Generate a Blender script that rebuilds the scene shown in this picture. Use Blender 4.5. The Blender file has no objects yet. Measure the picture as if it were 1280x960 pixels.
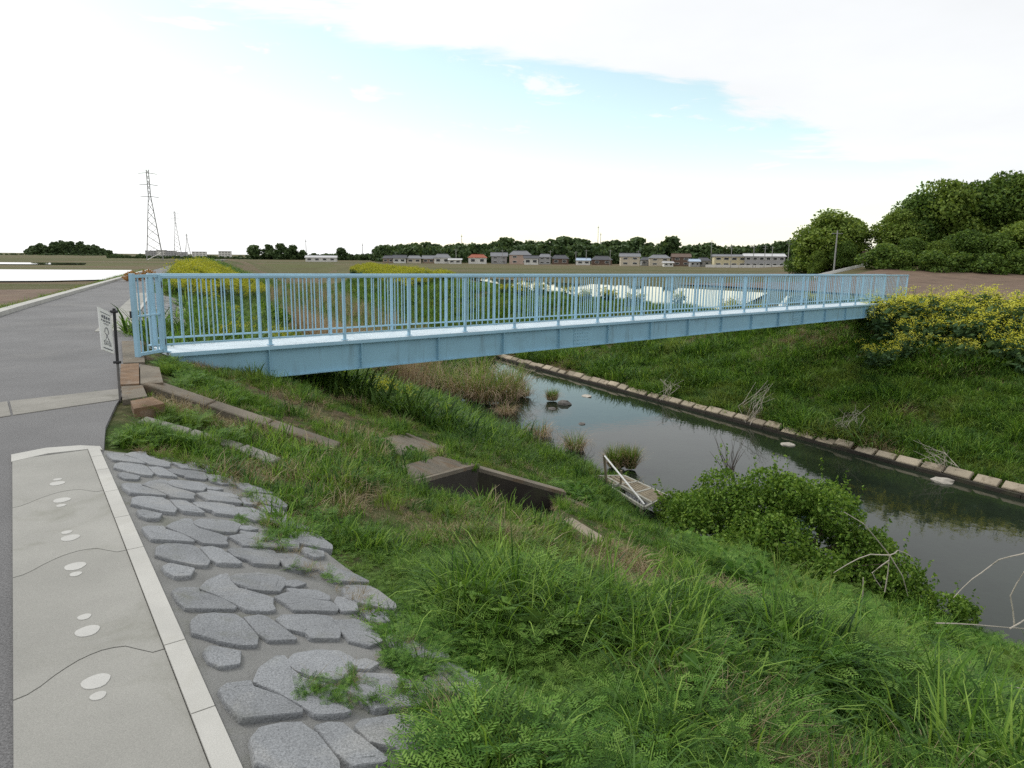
import bpy, math, random
import numpy as np
from mathutils import Matrix, Vector

R = math.radians
rng = np.random.default_rng(11)
random.seed(5)
scene = bpy.context.scene
COL = scene.collection

# ------------------------------------------------------------------ camera
F, H0, EYE, ROLL = 850.0, 320.0, 1.55, R(0.5)          # focal length in px of a 1280 px wide frame
PIT = math.atan((480 - H0) / F)
cam_d = bpy.data.cameras.new('camera'); cam = bpy.data.objects.new('camera', cam_d); COL.objects.link(cam)
cam_d.sensor_width = 36.0; cam_d.lens = F / 1280 * 36.0
cam_d.clip_start = 0.05; cam_d.clip_end = 20000
cam.matrix_world = Matrix.Translation((0, 0, EYE)) @ Matrix.Rotation(R(90) - PIT, 4, 'X') @ Matrix.Rotation(ROLL, 4, 'Z')
scene.camera = cam
cp, sp, cr, sr = math.cos(PIT), math.sin(PIT), math.cos(ROLL), math.sin(ROLL)


def ray(u, v):                                            # direction of a line of sight, for survey of the place
    du, dv = u - 640, v - 480
    a, b = du * cr + dv * sr, -du * sr + dv * cr
    x, y = a / F, -b / F
    return np.array([x, cp + y * sp, -sp + y * cp])


def P(u, v, z):
    r = ray(u, v); k = (z - EYE) / r[2]
    return np.array([r[0] * k, r[1] * k, z])


def PY(u, v, Y):
    r = ray(u, v); k = Y / r[1]
    return np.array([r[0] * k, Y, EYE + r[2] * k])


# ------------------------------------------------------------------ sky, sun, exposure
SUN_EL, SUN_AZ = 46.0, -62.0                              # azimuth from +Y, negative to the left
sd = np.array([math.cos(R(SUN_EL)) * math.sin(R(SUN_AZ)), math.cos(R(SUN_EL)) * math.cos(R(SUN_AZ)), math.sin(R(SUN_EL))])
world = bpy.data.worlds.new('World'); scene.world = world; world.use_nodes = True
wn = world.node_tree; wn.nodes.clear()


class NT:
    """small helper round a node tree"""
    def __init__(s, nt): s.nt = nt

    def n(s, typ, ins=None, **props):
        nd = s.nt.nodes.new(typ)
        for k, v in props.items(): setattr(nd, k, v)
        for k, v in (ins or {}).items():
            sk = nd.inputs[k]
            if isinstance(v, bpy.types.NodeSocket): s.nt.links.new(v, sk)
            else:
                try: sk.default_value = v
                except Exception: sk.default_value = (*v, 1.0)
        return nd

    def math(s, op, a, b=0.0, c=None, clamp=False):
        ins = {0: a, 1: b}
        if c is not None: ins[2] = c
        nd = s.n('ShaderNodeMath', ins, operation=op); nd.use_clamp = clamp
        return nd.outputs[0]

    def noise(s, vec, scale, detail=4.0, rough=0.55, dist=0.0, out=0):
        ins = {'Scale': scale, 'Detail': detail, 'Roughness': rough, 'Distortion': dist}
        if vec is not None: ins['Vector'] = vec
        return s.n('ShaderNodeTexNoise', ins).outputs[out]

    def ramp(s, fac, stops, interp='LINEAR'):
        nd = s.n('ShaderNodeValToRGB', {0: fac}); nd.color_ramp.interpolation = interp
        el = nd.color_ramp.elements
        while len(el) < len(stops): el.new(0.5)
        for e, (p_, c_) in zip(el, stops):
            e.position = p_; e.color = (*c_, 1.0) if len(c_) == 3 else c_
        return nd.outputs[0]

    def maprange(s, v, a, b, c=0.0, d=1.0, smooth=True):
        nd = s.n('ShaderNodeMapRange', {0: v, 1: a, 2: b, 3: c, 4: d})
        nd.interpolation_type = 'SMOOTHSTEP' if smooth else 'LINEAR'
        return nd.outputs[0]

    def mix(s, fac, a, b, mode='MIX'):
        nd = s.nt.nodes.new('ShaderNodeMix'); nd.data_type = 'RGBA'; nd.blend_type = mode
        for i, v in ((0, fac), (6, a), (7, b)):
            if isinstance(v, bpy.types.NodeSocket): s.nt.links.new(v, nd.inputs[i])
            elif i == 0: nd.inputs[0].default_value = v
            else: nd.inputs[i].default_value = (*v[:3], 1.0)
        return nd.outputs[2]


w = NT(wn)
tc = w.n('ShaderNodeTexCoord').outputs['Generated']
sep = w.n('ShaderNodeSeparateXYZ', {0: tc})
sky = w.n('ShaderNodeTexSky', sky_type='NISHITA')
sky.sun_disc = False; sky.sun_elevation = R(SUN_EL); sky.sun_rotation = R(SUN_AZ)
sky.air_density = 1.0; sky.dust_density = 0.7; sky.ozone_density = 1.2
zc = w.math('MAXIMUM', sep.outputs[2], 0.0)
den = w.math('ADD', zc, 0.13)
qx = w.math('DIVIDE', sep.outputs[0], den); qy = w.math('DIVIDE', sep.outputs[1], den)
q = w.n('ShaderNodeCombineXYZ', {0: qx, 1: qy}).outputs[0]


def cloudq(u, v):
    r = ray(u, v); r = r / np.linalg.norm(r)
    return np.array([r[0], r[1]]) / (max(r[2], 0) + 0.13)


def sheet(p0, p1, inside, soft, warp, nscale):
    """a cloud sheet: everything beyond a ragged straight edge in the cloud plane"""
    a, b, c_ = cloudq(*p0), cloudq(*p1), cloudq(*inside)
    t = (b - a) / np.linalg.norm(b - a); nn = np.array([-t[1], t[0]])
    if nn @ (c_ - a) < 0: nn = -nn
    d = w.math('ADD', w.math('MULTIPLY', qx, float(nn[0])), w.math('MULTIPLY', qy, float(nn[1])))
    d = w.math('SUBTRACT', d, float(nn @ a))
    mp = w.n('ShaderNodeMapping', {0: q, 3: (1, 1, 1)}); mp.inputs['Rotation'].default_value = (0, 0, -math.atan2(t[1], t[0])); mp.inputs['Scale'].default_value = (0.45, 1.0, 1.0)
    nz = w.noise(mp.outputs[0], nscale, 7.0, 0.6, 0.4)
    d = w.math('ADD', d, w.math('MULTIPLY', w.math('SUBTRACT', nz, 0.5), warp))
    return w.maprange(d, -soft * 0.5, soft * 0.5)


s1 = sheet((350, -20), (1010, 175), (1000, 30), 0.2, 1.7, 1.5)
s2 = sheet((-160, 60), (500, 290), (20, 250), 1.6, 0.7, 0.9)
low = w.maprange(sep.outputs[2], 0.16, 0.0)
fine = w.noise(q, 2.9, 8.0, 0.6, 0.4)
wisps = w.math('MULTIPLY', w.maprange(fine, 0.57, 0.66), 0.85)
cov = w.math('MAXIMUM', w.math('MAXIMUM', s1, s2), w.math('MAXIMUM', wisps, w.math('MULTIPLY', low, 0.62)))
cov = w.math('ADD', w.math('MULTIPLY', cov, 0.92), 0.04)          # thin veil everywhere
dotn = w.n('ShaderNodeVectorMath', {0: tc, 1: tuple(sd)}, operation='DOT_PRODUCT').outputs['Value']
glow = w.math('POWER', w.math('MAXIMUM', dotn, 0.0), 3.0)
bri = w.math('ADD', w.math('ADD', 9.5, w.math('MULTIPLY', low, 1.2)), w.math('MULTIPLY', glow, 4.0))
bri = w.math('ADD', bri, w.math('MULTIPLY', w.math('SUBTRACT', w.noise(q, 0.9, 5.0, 0.55), 0.5), 2.6))
ccol = w.n('ShaderNodeVectorMath', {0: (0.985, 1.0, 1.02)}, operation='SCALE')
wn.links.new(bri, ccol.inputs['Scale'])
blue = w.n('ShaderNodeVectorMath', {0: sky.outputs[0], 1: (2.5, 2.3, 1.75)}, operation='MULTIPLY').outputs[0]
mixed = w.mix(cov, blue, ccol.outputs[0])
bg = w.n('ShaderNodeBackground', {0: mixed, 1: 0.104})
wo = w.n('ShaderNodeOutputWorld', {0: bg.outputs[0]})

sun_d = bpy.data.lights.new('sun', 'SUN'); sun_d.energy = 1.6; sun_d.angle = R(11); sun_d.color = (1.0, 0.965, 0.90)
sun = bpy.data.objects.new('sun', sun_d); COL.objects.link(sun)
sun.rotation_euler = Vector(sd).to_track_quat('Z', 'Y').to_euler()
scene.view_settings.view_transform = 'Standard'; scene.view_settings.look = 'None'
scene.view_settings.exposure = 0.0; scene.view_settings.gamma = 1.0
scene.cycles.max_bounces = 7; scene.cycles.transparent_max_bounces = 6
scene.cycles.use_denoising = False; scene.cycles.sample_clamp_indirect = 4.0


# ------------------------------------------------------------------ the lie of the land
DM = np.array([-0.5135, 0.858]); DN = np.array([0.858, 0.5135])   # along the river / across it
WATER = -4.6
PLAIN = -1.9


def mn(x, y): return x * DM[0] + y * DM[1], x * DN[0] + y * DN[1]
def xy(m, n): return m * DM[0] + n * DN[0], m * DM[1] + n * DN[1]


def tab(pts):
    a = np.array(pts, float)
    ms = np.arange(a[0, 0], a[-1, 0] + 1, 1.0); vs = np.interp(ms, a[:, 0], a[:, 1])
    k = np.ones(5) / 5; sm = np.convolve(np.pad(vs, 2, 'edge'), k, 'valid')
    return lambda m: np.interp(m, ms, sm)


crest = tab([(-30, 3.4), (-10, 1.42), (0, .44), (6, -.10), (8.5, .05), (10.5, .62), (14, .55), (18, .32), (38, 2.45), (60, 5), (100, 10.5), (150, 20), (300, 50)])
roadl = tab([(-30, 0.2), (-10, -1.7), (0, -2.6), (6, -3.0), (12, -2.9), (20.7, -2.2), (45.5, .9), (60, 2.6), (100, 8), (150, 17.4), (300, 47)])
toel = tab([(-60, 12), (30, 12), (40, 12.3), (60, 14), (100, 22), (150, 34), (300, 70)])
toer = tab([(-60, 20.4), (33, 20.4), (45, 20.8), (60, 22.6), (100, 31), (150, 43), (300, 79)])
crestr = tab([(-60, 31), (33, 31), (45, 31.3), (60, 32.6), (100, 41), (150, 53), (300, 89)])


def sstep(a, b, x):
    t = np.clip((x - a) / (b - a), 0, 1); return t * t * (3 - 2 * t)


_g = np.random.default_rng(3).random((64, 64))
def vnoise(x, y):
    xi, yi = np.floor(x).astype(int), np.floor(y).astype(int)
    fx, fy = x - xi, y - yi
    fx, fy = fx * fx * (3 - 2 * fx), fy * fy * (3 - 2 * fy)
    g = lambda i, j: _g[i % 64, j % 64]
    return (g(xi, yi) * (1 - fx) + g(xi + 1, yi) * fx) * (1 - fy) + (g(xi, yi + 1) * (1 - fx) + g(xi + 1, yi + 1) * fx) * fy


def fbm(x, y, o=3):
    s_, a_ = 0, 0.5
    for i in range(o):
        s_ = s_ + a_ * (vnoise(x * 2 ** i + 7.3 * i, y * 2 ** i + 3.1 * i) - 0.5); a_ *= 0.5
    return s_


# the concrete outlet channel in the near bank (corners found by survey, in world metres)
def Zs(m, n):
    """near bank slope without bumps"""
    c_ = crest(m); t_ = toel(m)
    f = np.clip((n - c_) / (t_ - c_), 0, 1)
    return (WATER - 0.15) * (f - 0.05 * np.sin(f * math.pi * 2) * 0.5)


def Z0(x, y):
    x = np.asarray(x, float); y = np.asarray(y, float)
    m, n = mn(x, y)
    c_, l_, tl, tr, cr_ = crest(m), roadl(m), toel(m), toer(m), crestr(m)
    plain = PLAIN + sstep(.40, .54, x / np.maximum(y, 1.0)) * sstep(84, 150, y) * sstep(290, 220, y) * 5.0 + 0.12 * fbm(x * .05, y * .05)
    zr = -1.25 - .55 * sstep(20, 27, m) + 0.85 * sstep(6, 1.5, np.abs(m - 17.5)) * sstep(60, 45, m)       # right crest, ramp up to the bridge
    z = np.full(np.broadcast(x, y).shape, -0.03)
    left = np.clip((l_ - 0.35 - n) / 4.5, 0, 1)
    z = z + (plain + 0.03) * left * (n < l_ - 0.35)
    z = np.where(n > c_, Zs(m, n), z)
    z = np.where(n > tl, WATER - 0.15 - 0.75 * np.sin(np.clip((n - tl) / (tr - tl), 0, 1) * math.pi), z)
    f = np.clip((n - tr) / (cr_ - tr), 0, 1)
    zrb = WATER + 0.05 + (zr - WATER - 0.05) * (0.62 * f + 0.38 * sstep(0, 1, f))
    z = np.where(n > tr, zrb, z)
    g = np.clip((n - cr_ - 1.2) / 4.0, 0, 1)
    z = np.where(n > cr_ + 1.2, zr + (plain - zr) * g, z)
    z = z - .42 * np.exp(-((x - 3.0) ** 2 + (y - 14.4) ** 2) / 3.2) * ((n > c_) & (n < tl + 1))
    far = sstep(220, 290, m)
    z = z * (1 - far) + plain * far
    return z


def Z(x, y):
    x = np.asarray(x, float); y = np.asarray(y, float)
    m, n = mn(x, y)
    z = Z0(x, y)
    veg = sstep(crest(m) + 1.6, crest(m) + 3.2, n) * sstep(toel(m), toel(m) - 1.5, n) + sstep(toer(m) + 0.9, toer(m) + 2, n) * sstep(70, 40, n)
    z = z + veg * (0.34 * fbm(x * .45, y * .45, 3) + 0.24 * fbm(x * 1.5, y * 1.5, 2))
    for a_, b_, r_, h_ in MOUNDS: z = z + 1.35 * h_ * np.exp(-((x - a_) ** 2 + (y - b_) ** 2) / (r_ * r_))
    return z


MOUNDS = []
_TS = np.geomspace(.5, 400, 700)


def hit(u, v, f=Z, far=400.0):
    """where a line of sight meets the ground"""
    r = ray(u, v); ts, o = _TS, np.array([0, 0, EYE])
    for _ in range(3):
        p_ = r[None] * ts[:, None] + o
        below = p_[:, 2] < f(p_[:, 0], p_[:, 1])
        if not below.any(): return r * far + o
        i = int(np.argmax(below))
        ts = np.linspace(ts[max(i - 1, 0)], ts[i], 30)
    return r * ts[-1] + o if False else p_[i]


MOUNDS = [(*hit(u, v, Z0)[:2], r_, h_) for u, v, r_, h_ in [(850, 830, .55, .26), (1010, 880, .55, .22), (720, 900, .45, .20), (620, 800, .40, .10), (930, 845, .32, -.22), (1150, 880, .6, .22), (770, 800, .35, -.14), (1000, 790, .7, .25), (620, 705, .55, .22), (450, 620, .5, .18), (900, 770, .4, .2), (1090, 830, .35, -.2), (560, 660, .35, -.08), (400, 610, .35, .14), (250, 565, .3, .1)]]


# ------------------------------------------------------------------ objects and properties
def tag(o, label=None, cat=None, group=None, kind=None):
    if label: o['label'] = label
    if cat: o['category'] = cat
    if group: o['group'] = group
    if kind: o['kind'] = kind
    return o


def empty(name, loc=(0, 0, 0), rz=0.0):
    o = bpy.data.objects.new(name, None); COL.objects.link(o)
    o.location = tuple(float(a) for a in loc); o.rotation_euler = (0, 0, rz); o.empty_display_size = 0.2
    return o


def link(name, me, parent=None, loc=None, rot=None, scale=None):
    o = bpy.data.objects.new(name, me); COL.objects.link(o)
    if parent is not None: o.parent = parent
    if loc is not None: o.location = tuple(float(a) for a in loc)
    if rot is not None: o.rotation_euler = rot
    if scale is not None: o.scale = scale
    return o


class MB:
    def __init__(s): s.v = []; s.f = []; s.k = []
    def add(s, vs, fs, k=0):
        b = len(s.v); s.v += [tuple(map(float, p_)) for p_ in vs]; s.f += [tuple(b + i for i in f) for f in fs]; s.k += [k] * len(fs)
        return s
    def box(s, c, h, ax=None, bev=0.0, k=0):
        """centre, half sizes, axes (3 unit vectors)"""
        c = np.array(c, float); ax = np.eye(3) if ax is None else np.array(ax, float)
        sg = [(-1, -1, -1), (1, -1, -1), (1, 1, -1), (-1, 1, -1), (-1, -1, 1), (1, -1, 1), (1, 1, 1), (-1, 1, 1)]
        if bev <= 0:
            vs = [c + ax[0] * a * h[0] + ax[1] * b * h[1] + ax[2] * d * h[2] for a, b, d in sg]
            return s.add(vs, [(0, 3, 2, 1), (4, 5, 6, 7), (0, 1, 5, 4), (1, 2, 6, 5), (2, 3, 7, 6), (3, 0, 4, 7)], k)
        vs = []
        for lv, ins in ((-1, bev), (-1 + bev / h[2], 0), (1 - bev / h[2], 0), (1, bev)):
            for a, b in ((-1, -1), (1, -1), (1, 1), (-1, 1)):
                vs.append(c + ax[0] * a * (h[0] - ins) + ax[1] * b * (h[1] - ins) + ax[2] * lv * h[2])
        fs = [(0, 3, 2, 1), (12, 13, 14, 15)]
        for l_ in range(3):
            for i in range(4): fs.append((l_ * 4 + i, l_ * 4 + (i + 1) % 4, l_ * 4 + 4 + (i + 1) % 4, l_ * 4 + 4 + i))
        return s.add(vs, fs, k)
    def bar(s, a, b, w_, h_, up=(0, 0, 1), k=0):
        a, b = np.array(a, float), np.array(b, float); d = b - a; L = np.linalg.norm(d); d = d / L
        up = np.array(up, float); sd_ = np.cross(d, up)
        if np.linalg.norm(sd_) < 1e-4: sd_ = np.cross(d, (1, 0, 0))
        sd_ /= np.linalg.norm(sd_); u_ = np.cross(sd_, d)
        return s.box((a + b) / 2, (L / 2, w_ / 2, h_ / 2), (d, sd_, u_), 0, k)
    def tube(s, pts, rad, seg=6, cap=True, k=0):
        pts = [np.array(p_, float) for p_ in pts]; n = len(pts)
        rad = [rad] * n if np.isscalar(rad) else rad
        b = len(s.v)
        for i, p_ in enumerate(pts):
            d = pts[min(i + 1, n - 1)] - pts[max(i - 1, 0)]; d = d / (np.linalg.norm(d) + 1e-9)
            a_ = np.cross(d, (0, 0, 1)) if abs(d[2]) < .95 else np.cross(d, (1, 0, 0))
            a_ /= np.linalg.norm(a_); c_ = np.cross(d, a_)
            for j in range(seg):
                t = 2 * math.pi * j / seg
                s.v.append(tuple(p_ + (a_ * math.cos(t) + c_ * math.sin(t)) * rad[i]))
        for i in range(n - 1):
            for j in range(seg):
                s.f.append((b + i * seg + j, b + i * seg + (j + 1) % seg, b + (i + 1) * seg + (j + 1) % seg, b + (i + 1) * seg + j)); s.k.append(k)
        if cap:
            s.f.append(tuple(b + j for j in range(seg))[::-1]); s.k.append(k)
            s.f.append(tuple(b + (n - 1) * seg + j for j in range(seg))); s.k.append(k)
        return s
    def mesh(s, name, mats):
        me = bpy.data.meshes.new(name); me.from_pydata(s.v, [], s.f)
        for m_ in (mats if isinstance(mats, (list, tuple)) else [mats]): me.materials.append(m_)
        if any(s.k): me.polygons.foreach_set('material_index', s.k)
        me.update(); return me
    def build(s, name, mats, parent=None, **kw): return link(name, s.mesh(name, mats), parent, **kw)


def np_mesh(name, V, quads=None, tris=None, mats=(), rnd=None, smooth=False):
    me = bpy.data.meshes.new(name)
    fl, st, tot = [], [], []
    nq = 0 if quads is None else len(quads); nt_ = 0 if tris is None else len(tris)
    li = np.concatenate(([np.asarray(quads).ravel()] if nq else []) + ([np.asarray(tris).ravel()] if nt_ else [])).astype(np.int32)
    ls = np.concatenate((np.arange(nq) * 4, nq * 4 + np.arange(nt_) * 3)).astype(np.int32)
    me.vertices.add(len(V)); me.vertices.foreach_set('co', np.asarray(V, np.float32).ravel())
    me.loops.add(len(li)); me.loops.foreach_set('vertex_index', li)
    me.polygons.add(nq + nt_); me.polygons.foreach_set('loop_start', ls)
    if rnd is not None:
        a_ = me.attributes.new('rnd', 'FLOAT', 'FACE'); a_.data.foreach_set('value', np.asarray(rnd, np.float32))
    for m_ in mats: me.materials.append(m_)
    me.update(calc_edges=True); me.validate()
    if smooth: me.polygons.foreach_set('use_smooth', np.ones(nq + nt_, bool))
    return me


# ------------------------------------------------------------------ materials
def mat(name, col, rough=0.8, var=0.15, scale=6.0, bump=0.0, bscale=40.0, spec=0.3, metal=0.0, stain=None, stain_amt=0.0, stain_scale=2.0, coord='Object', detail=6.0, speck=0.0, speck_scale=250.0, objvar=0.0, streak=0.0, streak_col=(.10, .09, .075)):
    m_ = bpy.data.materials.new(name); m_.use_nodes = True
    t = NT(m_.node_tree); b = m_.node_tree.nodes['Principled BSDF']
    co = t.n('ShaderNodeTexCoord').outputs['Object'] if coord == 'Object' else t.n('ShaderNodeNewGeometry').outputs['Position']
    nz = t.noise(co, scale, detail, 0.6)
    lo = tuple(c * (1 - var) for c in col); hi = tuple(min(1, c * (1 + var)) for c in col)
    c = t.ramp(nz, [(0.25, lo), (0.75, hi)])
    if stain is not None:
        sn = t.noise(co, stain_scale, 6.0, 0.65, 0.6)
        c = t.mix(t.math('MULTIPLY', t.maprange(sn, 0.50, 0.68), stain_amt), c, stain)
    if speck > 0:
        sp_ = t.noise(co, speck_scale, 2.0, 0.7)
        k = t.ramp(sp_, [(0.3, (1 - speck,) * 3), (0.7, (1 + speck,) * 3)])
        c = t.mix(1.0, c, k, 'MULTIPLY')
    if objvar > 0:
        ov = t.math('ADD', 1 - objvar, t.math('MULTIPLY', t.n('ShaderNodeObjectInfo').outputs['Random'], 2 * objvar))
        cv = t.n('ShaderNodeVectorMath', {0: c}, operation='SCALE'); m_.node_tree.links.new(ov, cv.inputs['Scale']); c = cv.outputs[0]
    if streak > 0:                                         # grime running down
        mp = t.n('ShaderNodeMapping', {0: co}); mp.inputs['Scale'].default_value = (7, 7, .7)
        k1 = t.maprange(t.noise(mp.outputs[0], 1.0, 5, .6), .52, .74); k2 = t.maprange(t.noise(co, .9, 4, .6), .42, .62)
        c = t.mix(t.math('MULTIPLY', t.math('MULTIPLY', k1, k2), streak), c, streak_col)
    m_.node_tree.links.new(c, b.inputs['Base Color'])
    b.inputs['Roughness'].default_value = rough; b.inputs['Metallic'].default_value = metal
    b.inputs['Specular IOR Level'].default_value = spec
    if bump > 0:
        bn = t.n('ShaderNodeBump', {'Height': t.noise(co, bscale, 5.0, 0.65), 'Strength': 1.0, 'Distance': bump})
        m_.node_tree.links.new(bn.outputs[0], b.inputs['Normal'])
    return m_


def leafmat(name, cols, trans=0.28, patch=None, patch_scale=0.35, patch_amt=0.7, rough=0.55):
    """foliage: per-leaf and per-plant variety, patches by place, light through the blade"""
    m_ = bpy.data.materials.new(name); m_.use_nodes = True
    nt = m_.node_tree; nt.nodes.clear(); t = NT(nt)
    at = t.n('ShaderNodeAttribute', attribute_name='rnd').outputs['Fac']
    oi = t.n('ShaderNodeObjectInfo').outputs['Random']
    f = t.math('ADD', t.math('MULTIPLY', at, 0.76), t.math('MULTIPLY', oi, 0.24))
    n = len(cols)
    c = t.ramp(f, [((i + .5) / n, col) for i, col in enumerate(cols)])
    pos = t.n('ShaderNodeNewGeometry').outputs['Position']
    if patch is not None:
        pn = t.noise(pos, patch_scale, 4.0, 0.6, 0.3)
        c = t.mix(t.math('MULTIPLY', t.maprange(pn, 0.48, 0.66), patch_amt), c, patch)
    d = t.n('ShaderNodeBsdfPrincipled', {'Base Color': c, 'Roughness': .5, 'Specular IOR Level': .12})
    tr = t.n('ShaderNodeBsdfTranslucent', {'Color': t.mix(1.0, c, (1.25, 1.2, 0.7), 'MULTIPLY')})
    b_ = t.n('ShaderNodeMixShader', {0: trans, 1: d.outputs[0], 2: tr.outputs[0]})
    t.n('ShaderNodeOutputMaterial', {0: b_.outputs[0]})
    return m_


M = {}
M['asphalt'] = mat('asphalt', (.155, .153, .153), .92, .22, .55, .005, 200, coord='P', speck=.45, speck_scale=120, stain=(.20, .195, .185), stain_amt=.55, stain_scale=.45)
M['concrete'] = mat('concrete', (.285, .28, .255), .9, .2, .9, .0015, 180, coord='P', speck=.16, speck_scale=230, stain=(.19, .188, .155), stain_amt=.7, stain_scale=1.2, objvar=.06)
M['kerb'] = mat('kerb_concrete', (.415, .408, .378), .92, .16, 2.2, .002, 150, coord='P', speck=.12, stain=(.36, .35, .31), stain_amt=.45, stain_scale=2.5)
M['plug'] = mat('mortar', (.43, .425, .40), .9, .08, 5, .001, 150, coord='P', speck=.1)
M['stone'] = mat('cast_stone', (.222, .23, .238), .94, .2, 2.6, .007, 80, coord='P', speck=.34, speck_scale=140, stain=(.30, .295, .275), stain_amt=.5, stain_scale=1.9, objvar=.12, streak=.5, streak_col=(.13, .135, .10))
M['stonebase'] = mat('revetment_mortar', (.205, .205, .196), .95, .22, 2.4, .008, 120, coord='P', speck=.22, stain=(.145, .15, .115), stain_amt=.6, stain_scale=2.2)
M['oldcon'] = mat('weathered_concrete', (.155, .135, .105), .95, .35, 2.0, .010, 45, coord='P', speck=.3, stain=(.135, .085, .045), stain_amt=.7, stain_scale=2.3, objvar=.12, streak=.6, streak_col=(.07, .07, .045))
M['darkcon'] = mat('damp_and_shaded_concrete', (.036, .031, .025), .9, .3, 2.0, .006, 60, coord='P', speck=.25, stain=(.05, .05, .03), stain_amt=.8, stain_scale=2.0)  # damp tone, with the outlet pit's deep shade put into the colour
M['rust'] = mat('rust_stained_concrete', (.165, .105, .062), .95, .35, 4, .005, 70, coord='P', speck=.25, stain=(.24, .20, .16), stain_amt=.6, stain_scale=5)
M['block'] = mat('beige_concrete', (.30, .255, .19), .93, .25, 1.1, .008, 50, coord='P', speck=.25, stain=(.12, .095, .06), stain_amt=.85, stain_scale=1.6, objvar=.2)
M['blue'] = mat('blue_paint', (.245, .435, .545), .5, .08, 1.2, 0, spec=.35, coord='P', stain=(.20, .345, .42), stain_amt=.55, stain_scale=1.3, streak=.55, streak_col=(.13, .19, .21))
M['bluerail'] = mat('blue_rail_paint', (.31, .505, .63), .45, .08, 1.5, 0, spec=.4, coord='P', stain=(.26, .41, .50), stain_amt=.5, stain_scale=3, streak=.25, streak_col=(.2, .26, .28))
M['deck'] = mat('deck_paint', (.56, .64, .68), .55, .10, 2.0, .001, 60, coord='P', stain=(.42, .50, .54), stain_amt=.5, stain_scale=2.2)
M['dark'] = mat('dark_steel', (.03, .03, .032), .6, .2, 8)
M['steel'] = mat('grey_steel', (.30, .30, .29), .5, .2, 8, metal=.4, stain=(.14, .10, .07), stain_amt=.5, stain_scale=9)
M['oldsteel'] = mat('old_grey_steel', (.13, .125, .12), .6, .3, 12, stain=(.10, .07, .05), stain_amt=.5, stain_scale=14)
M['worn'] = mat('worn_concrete', (.235, .225, .20), .93, .2, 2.2, .004, 120, coord='P', speck=.25, stain=(.13, .125, .10), stain_amt=.6, stain_scale=2.0)
M['white'] = mat('white_paint', (.78, .78, .76), .6, .05, 4, stain=(.6, .58, .54), stain_amt=.4, stain_scale=3)
M['ink'] = mat('grey_ink', (.16, .17, .19), .8, .1, 4)
M['wood'] = mat('weathered_wood', (.22, .185, .13), .9, .3, 9, .003, 60, coord='P', stain=(.08, .07, .045), stain_amt=.6, stain_scale=4)
M['frame'] = mat('pale_weathered_frame', (.34, .33, .285), .8, .2, 6, .002, 60, coord='P', stain=(.22, .21, .15), stain_amt=.6, stain_scale=3)
M['rock'] = mat('river_rock', (.12, .11, .10), .8, .35, 5, .01, 20)
M['pale_rock'] = mat('pale_rock', (.38, .35, .30), .85, .25, 5, .01, 20)

# leaves
GR = [(.026, .064, .009), (.070, .158, .020), (.138, .258, .034), (.265, .395, .080)]
M['grass'] = leafmat('grass_blades', GR, .34, (.20, .225, .06), .33, .5)
M['grassdark'] = leafmat('broad_green_blades', [(.024, .060, .014), (.066, .140, .032), (.13, .235, .06)], .3, (.14, .20, .05), .4, .4)
M['vetch'] = leafmat('feathery_leaves', [(.025, .068, .012), (.072, .168, .026), (.130, .258, .044), (.215, .350, .075)], .34, (.17, .225, .05), .5, .45)
M['dry'] = leafmat('dry_blades', [(.13, .095, .05), (.28, .225, .13), (.44, .375, .24), (.22, .16, .09)], .2, (.20, .14, .08), .6, .4)
M['reed'] = leafmat('dry_reeds', [(.24, .175, .115), (.36, .275, .19), (.46, .37, .27)], .2)
M['bush'] = leafmat('bush_leaves', [(.050, .105, .016), (.115, .215, .034), (.19, .305, .055), (.29, .40, .10)], .40)
M['canola'] = leafmat('rapeseed_leaves', [(.045, .092, .045), (.068, .125, .055), (.10, .16, .055)], .25)
M['flower'] = leafmat('yellow_flowers', [(.50, .50, .04), (.62, .60, .07), (.68, .67, .16)], .35)
M['flowerfar'] = leafmat('far_yellow_flowers', [(.27, .30, .03), (.38, .39, .04), (.48, .47, .06)], .35)
M['tree'] = leafmat('tree_leaves', [(.036, .070, .016), (.075, .135, .026), (.125, .20, .04), (.19, .27, .065)], .34)
M['tree2'] = leafmat('fresh_tree_leaves', [(.055, .095, .018), (.11, .175, .03), (.175, .25, .048), (.25, .325, .08)], .36)
M['treefar'] = leafmat('far_tree_leaves', [(.042, .075, .030), (.072, .115, .044), (.105, .155, .06)], .25)  # treeline green lifted and greyed: distance haze put into the leaf colour
M['treeaway'] = leafmat('hazed_hill_leaves', [(.05, .085, .038), (.078, .12, .052), (.105, .15, .065)], .25)  # haze over the far hill painted in as a paler, greyer green
M['rusty_leaf'] = leafmat('orange_leaves', [(.36, .17, .05), (.42, .24, .09), (.30, .18, .07)], .2)
M['bark'] = mat('bark', (.085, .065, .048), .95, .3, 3, .02, 12)
M['stem'] = leafmat('green_stems', [(.07, .12, .03), (.10, .15, .045)], .05)
M['whitestem'] = mat('bleached_stems', (.42, .38, .32), .8, .2, 4)


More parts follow.
